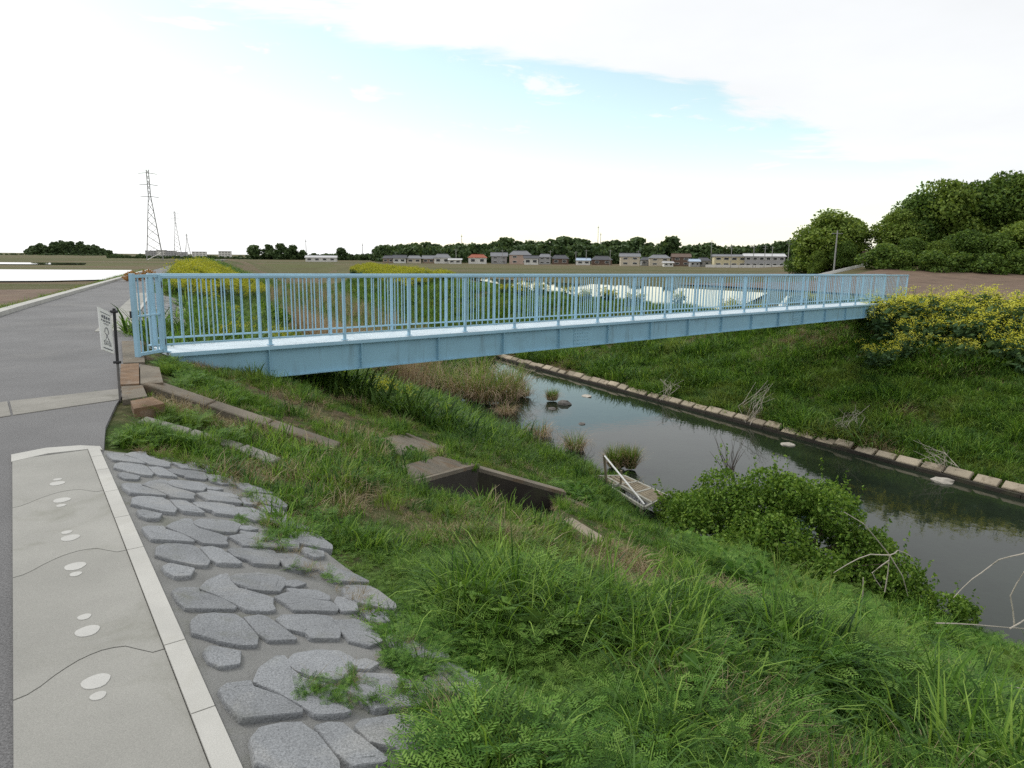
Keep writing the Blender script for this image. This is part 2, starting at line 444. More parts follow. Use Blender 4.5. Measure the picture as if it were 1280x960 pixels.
def ground_mat():
    m_ = bpy.data.materials.new('soil_and_turf'); m_.use_nodes = True
    t = NT(m_.node_tree); b = m_.node_tree.nodes['Principled BSDF']
    pos = t.n('ShaderNodeNewGeometry').outputs['Position']
    n1 = t.noise(pos, .55, 6, .62, .4); n2 = t.noise(pos, 7.0, 5, .65)
    soil = t.ramp(n2, [(.3, (.055, .042, .026)), (.55, (.105, .080, .05)), (.75, (.16, .125, .08))])
    turf = t.ramp(n2, [(.3, (.028, .048, .012)), (.6, (.055, .085, .02)), (.8, (.09, .105, .035))])
    c = t.mix(t.maprange(n1, .40, .56), soil, turf)
    # far plain: strips of young rice, stubble and dry bunds
    mp = t.n('ShaderNodeMapping', {0: pos}); mp.inputs['Rotation'].default_value = (0, 0, .12); mp.inputs['Scale'].default_value = (.012, .045, 1)
    vo = t.n('ShaderNodeTexVoronoi', {'Vector': mp.outputs[0], 'Scale': 1.0}, feature='F1')
    strips = t.ramp(t.n('ShaderNodeSeparateColor', {0: vo.outputs['Color']}).outputs[0], [(.1, (.075, .085, .03)), (.35, (.115, .10, .055)), (.55, (.09, .105, .035)), (.8, (.14, .105, .068))])
    strips = t.mix(.35, strips, t.ramp(t.noise(pos, .6, 6, .7), [(.3, (.05, .05, .02)), (.7, (.15, .13, .07))]))
    dist = t.n('ShaderNodeVectorMath', {0: pos}, operation='LENGTH').outputs['Value']
    c = t.mix(t.maprange(dist, 48, 75), c, strips)
    m_.node_tree.links.new(c, b.inputs['Base Color']); b.inputs['Roughness'].default_value = .97; b.inputs['Specular IOR Level'].default_value = .1
    bn = t.n('ShaderNodeBump', {'Height': t.noise(pos, 9, 6, .7), 'Strength': 1.0, 'Distance': .05})
    m_.node_tree.links.new(bn.outputs[0], b.inputs['Normal'])
    return m_


def water_mat(name, col, ripple, scale):
    m_ = bpy.data.materials.new(name); m_.use_nodes = True
    t = NT(m_.node_tree); b = m_.node_tree.nodes['Principled BSDF']
    pos = t.n('ShaderNodeNewGeometry').outputs['Position']
    n1 = t.noise(pos, .5, 5, .6)
    c = t.ramp(n1, [(.3, tuple(a * .7 for a in col)), (.7, tuple(a * 1.35 for a in col))])
    m_.node_tree.links.new(c, b.inputs['Base Color'])
    b.inputs['Roughness'].default_value = .012; b.inputs['IOR'].default_value = 1.333; b.inputs['Specular IOR Level'].default_value = .5
    mp = t.n('ShaderNodeMapping', {0: pos}); mp.inputs['Scale'].default_value = (1, 1, 1)
    hgt = t.math('ADD', t.noise(mp.outputs[0], scale, 3, .5, .3), t.math('MULTIPLY', t.noise(mp.outputs[0], scale * .22, 2, .5), 2.0))
    bn = t.n('ShaderNodeBump', {'Height': hgt, 'Strength': 1.0, 'Distance': ripple})
    m_.node_tree.links.new(bn.outputs[0], b.inputs['Normal'])
    return m_


M['ground'] = ground_mat()
M['river'] = water_mat('river_water', (.014, .020, .013), .0012, 5.0)
M['paddy'] = water_mat('paddy_water', (.075, .070, .055), .0006, 2.0)
M['plow'] = mat('ploughed_soil', (.135, .092, .064), .97, .3, .5, .06, 3.0, coord='P', speck=.3, speck_scale=14, stain=(.17, .13, .085), stain_amt=.5, stain_scale=.3)
M['verge'] = mat('verge_soil', (.10, .095, .045), .97, .35, 1.5, .04, 6, coord='P', speck=.3, speck_scale=18)


# ================================================================== SETTING
KA = P(303, 960, 0)[:2]; KB = P(125, 562, 0)[:2]
ka = (KB - KA) / np.linalg.norm(KB - KA); kb = np.array([ka[1], -ka[0]])
JETP = np.array([P(u, v, WATER + .28)[:2] for u, v in [(736, 594), (780, 592), (848, 624), (808, 648)]])
PIT_Q = np.array([hit(515, 608, Z0)[:2], hit(598, 588, Z0)[:2], hit(694, 624, Z0)[:2], hit(672, 655, Z0)[:2]])   # outlet corners


def inpoly(x, y, poly):
    x = np.asarray(x); y = np.asarray(y); r = np.zeros(x.shape, bool); n = len(poly)
    for i in range(n):
        (x0, y0), (x1, y1) = poly[i], poly[(i + 1) % n]
        r ^= ((y0 > y) != (y1 > y)) & (x < (x1 - x0) * (y - y0) / (y1 - y0 + 1e-12) + x0)
    return r


def grow(poly, d):
    c_ = poly.mean(0); v = poly - c_; return c_ + v * (1 + d / np.linalg.norm(v, axis=1))[:, None]


def ZG(x, y):
    """finished ground: bumps smoothed round the outlet, ground dug out inside it"""
    x = np.asarray(x, float); y = np.asarray(y, float)
    c_ = PIT_Q.mean(0); k = sstep(1.8, 3.4, np.hypot(x - c_[0], y - c_[1]))
    z = Z0(x, y) * (1 - k) + Z(x, y) * k
    m, n = mn(x, y)
    z = z - .16 * sstep(-.35, -.1, n - crest(m)) * sstep(1.5, 1.0, n - crest(m)) * sstep(15.8, 16.6, m) * sstep(33, 31, m)
    kd = np.stack([x, y], -1) - KA; ks, kt = kd @ ka, kd @ kb                   # cast-stone slope beside the path
    kw_ = sstep(4.9, 4.3, ks) * sstep(-.5, -.1, kt) * sstep(3.4, 1.2, kt)
    z = z * (1 - kw_) + (-.30 * np.maximum(kt, 0) - .035) * kw_
    return np.where(inpoly(x, y, grow(PIT_Q, .14)), z - 1.5, np.where(inpoly(x, y, JETP), np.minimum(z, WATER - .05), z))


def ticks(lo, hi, step, ext, g=1.25):
    a = list(np.arange(lo, hi + 1e-6, step)); s_ = step
    while a[-1] < ext: s_ *= g; a.append(a[-1] + s_)
    s_ = step
    while a[0] > -ext: s_ *= g; a.insert(0, a[0] - s_)
    return np.array(a)


ms = ticks(-4, 62, .3, 2600, 1.16); ns = ticks(-5, 34, .26, 2600, 1.16)
MM, NN = np.meshgrid(ms, ns, indexing='ij'); X, Y = xy(MM, NN)
ZZ = ZG(X, Y); V = np.stack([X, Y, ZZ], -1).reshape(-1, 3)
i, j = np.meshgrid(np.arange(len(ms) - 1), np.arange(len(ns) - 1), indexing='ij'); b = (i * len(ns) + j).ravel()
quads = np.stack([b, b + len(ns), b + len(ns) + 1, b + 1], 1)[:, ::-1]
tag(link('ground', np_mesh('ground', V, quads, mats=[M['ground']], smooth=True)), kind='structure')

# river water
mw = np.arange(-40, 73, 4.)
Vw, Fw = [], []
for k, m_ in enumerate(mw):
    for n_ in (toel(m_) - 1.2, toer(m_) + .6): Vw.append((*xy(m_, n_), WATER))
    if k: a_ = 2 * k; Fw.append((a_ - 2, a_ - 1, a_ + 1, a_))
me = bpy.data.meshes.new('river_water'); me.from_pydata(Vw, [], Fw); me.materials.append(M['river'])
tag(link('river_water', me), kind='structure')


def slab_strip(name, ms_, f0, f1, z, material, thick=.06):
    mb = MB(); n_ = len(ms_)
    for m_ in ms_:
        a_, c_ = xy(m_, f0(m_)), xy(m_, f1(m_))
        mb.v += [(*a_, z), (*c_, z), (*a_, z - thick), (*c_, z - thick)]
    for k in range(n_ - 1):
        o = 4 * k
        mb.f += [(o, o + 1, o + 5, o + 4), (o + 2, o, o + 4, o + 6), (o + 1, o + 3, o + 7, o + 5)]
    mb.k = [0] * len(mb.f)
    return mb.build(name, material)


# the levee road: one asphalt surface from behind the viewer out past the bend
mr = np.concatenate([np.arange(-14, 60, 1.), np.arange(60, 200, 5.)])
tag(slab_strip('road', mr, lambda m: roadl(m), lambda m: crest(m) - .10, 0.0, M['asphalt'], .05), kind='structure')
# pale kerb along the far left edge of the road, in lengths
kerb_root = empty('road_kerb', (*xy(20, roadl(20)), 0)); tag(kerb_root, 'pale concrete kerb along the left edge of the asphalt road', 'kerb')
bk = MB()
for k in range(30):
    m0 = 9 + k * 2.0; m1 = m0 + 1.985
    p0 = np.array([*xy(m0, roadl(m0) - .14), .04]); p1 = np.array([*xy(m1, roadl(m1) - .14), .04])
    o = MB().bar(p0 - np.array(kerb_root.location), p1 - np.array(kerb_root.location), .28, .14).build('kerb_stone', M['kerb'], kerb_root)


def sheet_poly(name, pts, z, material):
    me = bpy.data.meshes.new(name); me.from_pydata([(float(a_), float(b_), z) for a_, b_ in pts], [], [tuple(range(len(pts)))])
    me.materials.append(material); return tag(link(name, me), kind='structure')


def draped(name, m0, m1, n0, n1, dz, material, nm=24, nn_=12, off=None):
    a_, b_ = np.meshgrid(np.linspace(m0, m1, nm), np.linspace(n0, n1, nn_), indexing='ij'); b_ = b_ + (off(a_) if off else 0); x, y = xy(a_, b_)
    V = np.stack([x, y, ZG(x, y) + dz], -1).reshape(-1, 3)
    i, j = np.meshgrid(np.arange(nm - 1), np.arange(nn_ - 1), indexing='ij'); q_ = (i * nn_ + j).ravel()
    return tag(link(name, np_mesh(name, V, np.stack([q_, q_ + nn_, q_ + nn_ + 1, q_ + 1], 1)[:, ::-1], mats=[material], smooth=True)), kind='structure')


def quad_px(name, px, z, material): return sheet_poly(name, [P(u, v, z)[:2] for u, v in px], z, material)


# flooded paddies and ploughed fields of the plain
quad_px('paddy_water', [(-260, 352), (60, 351), (150, 349), (165, 337.5), (60, 337), (-260, 335)], PLAIN + .17, M['paddy'])
quad_px('paddy_water', [(-200, 329), (105, 330.5), (108, 328.6), (-200, 326.5)], PLAIN + .17, M['paddy'])
quad_px('paddy_water', [(575, 346), (640, 358), (740, 378), (900, 392), (940, 376), (960, 366), (820, 358.5), (700, 353.5)], PLAIN + .17, M['paddy'])
quad_px('paddy_water', [(960, 396), (1045, 400), (1050, 377), (985, 368)], PLAIN + .17, M['paddy'])
draped('ploughed_field', -14, 22, 38, 120, .2, M['plow'], 40, 70)
draped('ploughed_field', 22.4, 64, 62, 150, .2, M['plow'], 40, 60)
draped('ploughed_field', 22, 74, -55, -5.6, .2, M['plow'], 40, 60, roadl)


# ================================================================== FOOTBRIDGE
BA = np.array([-4.203, 11.737, -.017]); PHI = .722; SL = -.011
BE = np.array([math.cos(PHI), math.sin(PHI), SL]); BE /= np.linalg.norm(BE)
BN = np.array([-math.sin(PHI), math.cos(PHI), 0.0]); BU = np.cross(BE, BN)
T0, T1, RW, RH = -1.71, 29.42, .98, 1.214
bridge = empty('footbridge', (0, 0, 0))
bridge.matrix_world = Matrix(((BE[0], BN[0], BU[0], BA[0]), (BE[1], BN[1], BU[1], BA[1]), (BE[2], BN[2], BU[2], BA[2]), (0, 0, 0, 1)))
tag(bridge, 'long pale blue steel footbridge with barred railings crossing the river', 'bridge')
# local frame: x along the bridge, y across (0 = near railing), z up from the deck


def lb(x0, x1, y0, y1, z0, z1, bev=0.0):
    return MB().box(((x0 + x1) / 2, (y0 + y1) / 2, (z0 + z1) / 2), ((x1 - x0) / 2, (y1 - y0) / 2, (z1 - z0) / 2), None, bev)


GY = (-.035, RW + .035)
lb(T0 + .05, T1 - .02, -.10, RW + .10, -.045, 0.0).build('deck', M['deck'], bridge)
lb(T0 + .07, T1 - .04, -.112, -.102, -.052, .004).build('deck_edge_angle', M['bluerail'], bridge)
lb(T0 + .07, T1 - .04, RW + .102, RW + .112, -.052, .004).build('deck_edge_angle', M['bluerail'], bridge)
GT, GB = -.05, -.545
for gi, gy in enumerate(GY):
    web = lb(T0 + .15, T1 - .12, gy - .006, gy + .006, GB + .012, GT - .012).build('girder_web', M['blue'], bridge)
    lb(T0 + .15, T1 - .12, gy - .075, gy + .075, GT - .012, GT).build('top_flange', M['blue'], web)
    lb(T0 + .15, T1 - .12, gy - .085, gy + .085, GB, GB + .014).build('bottom_flange', M['blue'], web)
    out = -1 if gi == 0 else 1
    stm = lb(-.006, .006, min(0, out * .068), max(0, out * .068), GB + .015, GT - .013).mesh('stiffener', M['blue'])
    t = -1.55
    for t in [-1.52] + list(-.07 + 1.778 * np.arange(17)):
        if t < T1 - .15: link('stiffener', stm, web, (t, gy + out * .0065, 0))
    for ts in (7.85, 19.05):                              # bolted splices
        sp_ = lb(ts - .27, ts + .27, min(gy + out * .0065, gy + out * .016), max(gy + out * .0065, gy + out * .016), GB + .05, GT - .05).build('splice_plate', M['blue'], web)
        bm_ = MB()
        for a_ in range(6):
            for b_ in range(5):
                x = ts - .22 + .088 * a_; z = GB + .085 + (GT - GB - .17) / 4 * b_; y0 = gy + out * .016
                ring = [(x + .015 * math.cos(q_ * R(60)), y0, z + .015 * math.sin(q_ * R(60))) for q_ in range(6)]
                ring2 = [(a1, y0 + out * .012, c1) for a1, b1, c1 in ring]
                bm_.add(ring + ring2, [tuple(range(6)), tuple(range(6, 12))] + [(q_, (q_ + 1) % 6, 6 + (q_ + 1) % 6, 6 + q_) for q_ in range(6)])
        o = bm_.build('bolts', M['blue'], web); o['kind'] = 'stuff'
for t in np.arange(T0 + .6, T1 - .3, 1.778):
    lb(t - .03, t + .03, GY[0] + .01, GY[1] - .01, GT - .11, GT - .014).build('cross_beam', M['blue'], bridge)
post_me = MB().box((0, 0, (RH - .04) / 2), (.0235, .0235, (RH - .04) / 2), None, .004).mesh('post', M['bluerail'])
bal_me = MB().box((0, 0, (RH + .09) / 2), (.0085, .0085, (RH - .16) / 2)).mesh('baluster', M['bluerail'])
foot_me = MB().box((0, 0, .006), (.05, .045, .006)).mesh('post_base_plate', M['bluerail'])
hole = 0
for ri, (yy, ph) in enumerate(((0.0, 0.0), (RW, .205))):
    x0 = T0 if ri == 0 else T0 + .1
    lb(x0 - .03, T1 + .03, yy - .034, yy + .034, RH - .055, RH, .008).build('top_rail', M['bluerail'], bridge)
    posts = [x0] + [ph + 1.415 * k for k in range(21)] + [T1]
    posts = [p_ for k, p_ in enumerate(posts) if k in (0, len(posts) - 1) or T0 + .3 < p_ < T1 - .4]
    for p_ in posts:
        pm = link('post', post_me, bridge, (p_, yy, .013)); link('post_base_plate', foot_me, pm, (0, 0, 0))
        if p_ == posts[0]: pm.scale = (1.9, 1.5, 1)
    for a_, b_ in zip(posts[:-1], posts[1:]):
        lb(a_ + .026, b_ - .026, yy - .016, yy + .016, .115, .145).build('bottom_rail', M['bluerail'], bridge)
        nb = max(1, round((b_ - a_) / .152) - 1)
        for k in range(1, nb + 1): link('baluster', bal_me, bridge, (a_ + (b_ - a_) * k / (nb + 1), yy, .0))
# gate leaf, swung open towards the road
gate = link('gate', MB().box((0, 0, .60), (.024, .03, .605), None, .004).mesh('gate', M['bluerail']), bridge, (T0 - .03, -.075, .02))
leafdir = P(171, 449, -.03) - P(203, 440, 0); leafdir[2] = 0; LW = float(np.linalg.norm(leafdir)) - .03
gl = Matrix(bridge.matrix_world).to_3x3().inverted() @ Vector(leafdir / np.linalg.norm(leafdir))
gate.rotation_euler = (0, 0, math.atan2(gl.y, gl.x))
for z_ in (.035, .60, 1.185): lb(.025, LW - .03, -.02, .02, z_ - (.022 if z_ != .6 else .012), z_ + (.022 if z_ != .6 else .012)).build('gate_rail', M['bluerail'], gate)
lb(LW - .03, LW + .03, -.03, .03, -.02, 1.225, .004).build('gate_stile', M['bluerail'], gate)
for k in range(1, 5): lb(LW * k / 5 - .0085, LW * k / 5 + .0085, -.0085, .0085, .055, 1.165).build('gate_bar', M['bluerail'], gate)
for z_ in (.16, 1.05): lb(-.06, -.02, -.045, .02, z_ - .05, z_ + .05).build('hinge', M['dark'], gate)
lb(LW - .02, LW + .045, -.05, -.031, .58, .68).build('latch', M['dark'], gate)


# ================================================================== CONCRETE ROUND THE BRIDGE HEAD
def prism(px_or_pts, z0, z1, zfun=None):
    """upright block over a polygon of ground points"""
    pts = [np.array(p_) for p_ in px_or_pts]; n = len(pts)
    if sum(pts[i][0] * pts[(i + 1) % n][1] - pts[(i + 1) % n][0] * pts[i][1] for i in range(n)) < 0: pts = pts[::-1]
    mb = MB(); b0 = [(p_[0], p_[1], (zfun(p_[0], p_[1]) if zfun else 0) + z0) for p_ in pts]; b1 = [(p_[0], p_[1], (zfun(p_[0], p_[1]) if zfun else 0) + z1) for p_ in pts]
    return mb.add(b0 + b1, [tuple(range(n))[::-1], tuple(range(n, 2 * n))] + [(i, (i + 1) % n, n + (i + 1) % n, n + i) for i in range(n)])


abut = empty('bridge_abutment', P(170, 470, 0)); tag(abut, 'stained brown concrete slabs at the gated end of the footbridge', 'abutment')
AL = np.array(abut.location)
def absl(px, zt, mt, zb=-.25):
    pts = [P(u, v, zt)[:2] - AL[:2] for u, v in px]; prism(pts, zb, zt).build('slab', mt, abut)
absl([(152, 426), (178, 426), (181, 452.5), (154, 453.5)], .03, M['oldcon'])
absl([(151, 455), (173.5, 454), (174, 479.5), (150, 480.5)], .05, M['rust'])
absl([(175, 455), (199, 459), (204, 478), (175.5, 479.5)], .045, M['oldcon'])
absl([(151.5, 481.5), (178, 480.8), (184, 495), (153, 500)], .03, M['oldcon'])
bx_ = [P(u, v, .045)[:2] - AL[:2] for u, v in [(163, 501), (190, 496), (206, 504), (167, 511)]]
prism(bx_, -.3, .045).build('end_block', M['rust'], abut)
# seat of the bridge, mostly in the grass
for tt in (-1.75, 28.6):
    c_ = BA + BE * (tt + .45) + BN * RW / 2
    if tt < 0:
        MB().box((c_[0] - AL[0], c_[1] - AL[1], c_[2] - 1.1), (.42, .85, .52), (BE, BN, BU), .02).build('bearing_seat', M['oldcon'], abut)
far_ab = empty('bridge_abutment', (BA + BE * 29.2)); tag(far_ab, 'grey concrete footing half hidden by yellow flowers at the far bridge end', 'abutment')
MB().box((BN * RW / 2) + np.array([0, 0, -1.05]), (.5, 1.0, .5), (BE, BN, BU), .02).build('bearing_seat', M['oldcon'], far_ab)
MB().box((BN * RW / 2) + BE * .75 + np.array([0, 0, -.75]), (.2, 1.2, .8), (BE, BN, BU), .02).build('back_wall', M['oldcon'], far_ab)

# sloping side beams of the drain that runs down from the road
drain = empty('slope_drain', hit(250, 525, Z0)); tag(drain, 'weathered concrete drain with two beams running down the near bank beside the bridge', 'drain')
DLc = np.array(drain.location)
def beam(name, px, wd, up, mt, dn=.25):
    pts = [hit(u, v, Z0) for u, v in px]
    for a_, b_ in zip(pts[:-1], pts[1:]):
        d = (b_ - a_); d /= np.linalg.norm(d); s_ = np.cross(d, (0, 0, 1)); s_ /= np.linalg.norm(s_); u_ = np.cross(s_, d); L = np.linalg.norm(b_ - a_)
        MB().box((a_ + b_) / 2 - DLc + u_ * (up - dn) / 2, (L / 2 - .006, wd / 2, (up + dn) / 2), (d, s_, u_), .012).build(name, mt, drain)
beam('side_beam', [(184, 486), (262, 513), (335, 537), (420, 566)], .24, .10, M['oldcon'])
beam('lower_beam', [(176, 527), (236, 543), (300, 562), (345, 580)], .17, .04, M['worn'])

# concrete outlet channel in the bank
outlet = empty('outlet_channel', hit(600, 610, Z0)); tag(outlet, 'open weathered concrete outlet pit sunk into the grassy near bank', 'culvert')
OL = np.array(outlet.location)
def owall(a_, b_, wd, name, up=.05, ext=.0, mt=None, deep=1.55):
    a_ = np.array([*a_, float(Z0(*a_))]); b_ = np.array([*b_, float(Z0(*b_))])
    d = b_ - a_; d[2] = 0; L = np.linalg.norm(d); d /= L; s_ = np.array([d[1], -d[0], 0])
    if s_[:2] @ (PIT_Q.mean(0) - a_[:2]) > 0: s_ = -s_
    A0, B0 = a_ - d * ext, b_ + d * ext
    vs = []
    for p_ in (A0, B0):
        for o_ in (0, wd):
            q_ = p_ + s_ * o_; vs += [(q_[0], q_[1], p_[2] + up), (q_[0], q_[1], p_[2] - deep)]
    vs = [tuple(np.array(v_) - OL) for v_ in vs]
    MB().add(vs, [(0, 2, 6, 4), (0, 4, 5, 1), (2, 3, 7, 6), (0, 1, 3, 2), (4, 6, 7, 5), (1, 5, 7, 3)]).build(name, mt or M['darkcon'], outlet)
q0, q1, q2, q3 = PIT_Q
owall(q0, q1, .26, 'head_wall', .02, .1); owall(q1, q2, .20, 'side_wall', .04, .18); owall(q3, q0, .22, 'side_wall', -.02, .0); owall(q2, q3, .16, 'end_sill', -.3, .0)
owall(q0 + (q0 - q2) * .004, q1 + (q1 - q3) * .004, .24, 'head_coping', .075, .1, M['oldcon'], -.022); owall(q1 + (q1 - q3) * .004, q2 + (q2 - q0) * .004, .18, 'side_coping', .10, .18, M['oldcon'], -.042)
qx_ = q2 + (q2 - q1) / np.linalg.norm(q2 - q1) * .95
owall(q2 + (q2 - q1) * .10, qx_, .18, 'wing_coping', .07, .0, M['oldcon'], .3)
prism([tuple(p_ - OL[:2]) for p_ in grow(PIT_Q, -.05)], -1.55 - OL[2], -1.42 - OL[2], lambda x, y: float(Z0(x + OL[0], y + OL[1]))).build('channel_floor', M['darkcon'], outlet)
def osl(px, up, mt):
    pts = [hit(u, v, Z0)[:2] - OL[:2] for u, v in px]
    prism(pts, -.2 - OL[2], up - OL[2], lambda x, y: float(Z0(x + OL[0], y + OL[1]))).build('apron_slab', mt, outlet)
osl([(503, 587), (548, 574), (592, 584), (514, 604)], .05, M['oldcon'])
osl([(470, 552), (508, 543), (556, 561), (500, 572)], .03, M['oldcon'])
osl([(704, 651), (715, 648), (758, 674), (746, 681)], .012, M['block'])

# ================================================================== CONCRETE STRIP, CAP PATH, KERB AND CAST-STONE REVETMENT
KA = P(303, 960, 0)[:2]; KB = P(125, 562, 0)[:2]
ka = (KB - KA) / np.linalg.norm(KB - KA); kb = np.array([ka[1], -ka[0]])
SLOPE = .30
def rd(s_, t_): return KA + ka * s_ + kb * t_
def rz(t_): return -SLOPE * t_ if t_ > 0 else 0.0
S_END = 4.22
strip = empty('crossing_strip', P(60, 505, 0)); tag(strip, 'flush worn concrete strip crossing the asphalt in front of the sign', 'concrete strip')
SO = np.array(strip.location)
for a_, b_, c_, d_ in [((-150, 545), (13.5, 519), (9, 501.5), (-150, 522)), ((16.5, 518.5), (149, 499), (152, 485.5), (12, 501))]:
    prism([P(*q_, .008)[:2] - SO[:2] for q_ in (a_, b_, c_, d_)], -.15, .008).build('slab', M['worn'], strip)


def cap_path(name, label, frame, edges, width, kw, zt, dots=True):
    """walkway slabs with curved joints + pale mortar plugs; frame(s,t)->xy"""
    root = empty(name, (*frame(edges[0] + 1, -width / 2), 0)); tag(root, label, 'path'); o = np.array(root.location)
    tt = np.linspace(0, 1, 13)
    bow = np.interp(tt, [0, .06, .12, .28, .45, .62, .75, .88, .9, 1], [-.046, -.04, -.03, .055, .115, .135, .11, .022, .0, .0])     # shape of one joint
    l, r = -width, -kw
    for k in range(len(edges) - 1):
        lo = [frame(edges[k] + (bow[i] if k else 0) + .004, l + (r - l) * tt[i]) for i in range(13)]
        last = k == len(edges) - 2
        hi = [frame(edges[k + 1] + (bow[i] if not last else 0) - .004, l + (r - l) * tt[i]) for i in range(13)]
        prism([np.array(p_) - o[:2] for p_ in lo + hi[::-1]], -.12, zt).build('slab', M['concrete'], root)
    if dots:
        for k in range(1, len(edges) - 1):
            for sg, a_, rad in ((-1, .065, .047), (-1, .182, .026), (1, .34, .045), (1, .449, .026)):
                c_ = frame(edges[k] + sg * a_ + rng.normal(0, .012), -.317 + rng.normal(0, .006))
                ring = [np.array(c_) - o[:2] + rad * np.array([math.cos(q_) * (1 + .08 * math.sin(3 * q_ + k)), math.sin(q_)]) for q_ in np.linspace(0, 2 * math.pi, 17)[:-1]]
                prism(ring, zt - .02, zt + .0025).build('mortar_plug', M['plug'], root)
    return root


CAPW, KW = .567, .084
cap_path('cap_path', 'pale concrete path slabs with curved joints beside the cast stone slope', rd, [.82 + 1.12 * k for k in (-4, -3, -2, -1, 0, 1, 2)] + [S_END], CAPW, KW, .012)
endb = empty('end_beam', (*rd(S_END + .02, -.3), 0)); tag(endb, 'short pale concrete beam closing the far end of the slab path', 'beam')
EO = np.array(endb.location)
prism([P(u, v, .014)[:2] - EO[:2] for u, v in [(14, 577), (60, 566.5), (112, 561), (128, 562), (125, 557.5), (100, 556.5), (58, 559.5), (14, 568)]], -.12, .014).build('beam_body', M['kerb'], endb)

# kerb strip between path and slope
kerb = empty('edge_kerb', (*rd(2, -.04), 0)); tag(kerb, 'narrow pale kerb between the slab path and the cast stone slope', 'kerb'); KO = np.array(kerb.location)
ke = [-3.2, -2.0, -.85, .33, .835, 1.92, 2.46, 3.0, 3.55, 3.95, S_END]
for a_, b_ in zip(ke[:-1], ke[1:]):
    prism([rd(a_ + .003, -KW + .004) - KO[:2], rd(b_ - .003, -KW + .004) - KO[:2], rd(b_ - .003, -.004) - KO[:2], rd(a_ + .003, -.004) - KO[:2]], -.2, .02).build('kerb_stone', M['kerb'], kerb)


def pl(u, v, sl=SLOPE):
    r = ray(u, v); lo, hi = .2, 40
    for _ in range(60):
        k = (lo + hi) / 2; p_ = r * k + np.array([0, 0, EYE]); t_ = (p_[:2] - KA) @ kb
        if p_[2] < (-sl * t_ if t_ > 0 else 0): hi = k
        else: lo = k
    d = p_[:2] - KA; return np.array([d @ ka, d @ kb])


def ZA(x, y): return pl(200 + x / 5.33333, 660 + y / 5.33333)
def ZB(x, y): return pl(240 + x / 5.33333, 780 + y / 5.33333)
STONES = [[ZA(*q_) for q_ in L] for L in [
    [(85, 445), (130, 422), (250, 420), (262, 447), (400, 490), (495, 545), (480, 557), (172, 555), (118, 500)],
    [(268, 425), (315, 372), (400, 332), (450, 328), (462, 375), (530, 425), (660, 458), (745, 490), (740, 530), (760, 562), (720, 570), (572, 565), (480, 515), (410, 478)],
    [(468, 352), (520, 326), (640, 318), (760, 330), (826, 358), (812, 400), (800, 435), (690, 435), (580, 415), (500, 385)],
    [(845, 422), (900, 428), (1050, 440), (1118, 472), (1116, 497), (980, 485), (880, 458)],
    [(838, 372), (900, 366), (965, 388), (900, 408), (840, 400)],
    [(768, 482), (850, 452), (1000, 495), (1130, 512), (1178, 552), (1165, 570), (900, 565), (850, 530)],
    [(1178, 482), (1230, 482), (1300, 520), (1310, 570), (1212, 572), (1172, 512)],
    [(217, 642), (270, 602), (370, 595), (490, 600), (545, 640), (640, 752), (632, 802), (520, 800), (380, 770), (222, 722)],
    [(560, 618), (640, 605), (715, 618), (775, 665), (900, 752), (880, 765), (722, 770), (652, 720)],
    [(780, 628), (820, 606), (1000, 600), (1128, 614), (1195, 700), (1183, 755), (1000, 750), (960, 716), (850, 690)],
    [(292, 848), (330, 815), (528, 850), (508, 925), (400, 945), (332, 905)],
]] + [[ZB(*q_) for q_ in [(940, 0), (1090, -8), (1200, 50), (1258, 130), (1170, 163), (1042, 125), (992, 58)]]]
PERS = .903


def stone_mesh(poly, h=.026, seed=0):
    """one cast stone in slope coordinates (s, t), raised with a chamfered rough edge"""
    g = np.random.default_rng(seed); p_ = np.array(poly); n = len(p_)
    q_ = []
    for i in range(n):                                    # round the corners
        a_, b_, c_ = p_[i - 1], p_[i], p_[(i + 1) % n]
        ea, ec = (a_ - b_), (c_ - b_); la, lc = np.linalg.norm(ea), np.linalg.norm(ec); r_ = min(.006, la * .22, lc * .22); q_ += [b_ + ea / la * r_, b_ + ec / lc * r_]
    p_ = np.array(q_); p_ += g.normal(0, .0016, p_.shape); n = len(p_); c_ = p_.mean(0)
    def inset(d): v = p_ - c_; return c_ + v * (1 - d / np.linalg.norm(v, axis=1))[:, None]
    rings = [(inset(-.013), -.02), (inset(-.011), h * .6), (inset(-.009), h * .92), (inset(-.0055), h), (inset(.03), h + .001)]
    mb = MB(); up = np.array([SLOPE * kb[0], SLOPE * kb[1], 1.0]); up /= np.linalg.norm(up)
    for ring, hh in rings:
        for s_, t_ in ring:
            x, y = ka * s_ + kb * t_; mb.v.append(tuple(np.array([x, y, -SLOPE * t_]) + up * (hh + g.normal(0, .0011))))
    for r_ in range(len(rings) - 1):
        for i in range(n): mb.f.append((r_ * n + i, r_ * n + (i + 1) % n, (r_ + 1) * n + (i + 1) % n, (r_ + 1) * n + i))
    mb.f.append(tuple(range((len(rings) - 1) * n, len(rings) * n))); 
    # face orientation
    area = sum(p_[i][0] * p_[(i + 1) % n][1] - p_[(i + 1) % n][0] * p_[i][1] for i in range(n))
    mb.f = [f[::-1] for f in mb.f] if area > 0 else mb.f
    mb.k = [0] * len(mb.f); me = mb.mesh('cast_stone', M['stone'])
    return me


gb = np.array([pl(u, v) for u, v in [(600, 1010), (560, 930), (505, 850), (455, 770), (420, 735), (365, 690), (330, 650), (290, 612), (255, 592), (205, 573), (165, 566)]])


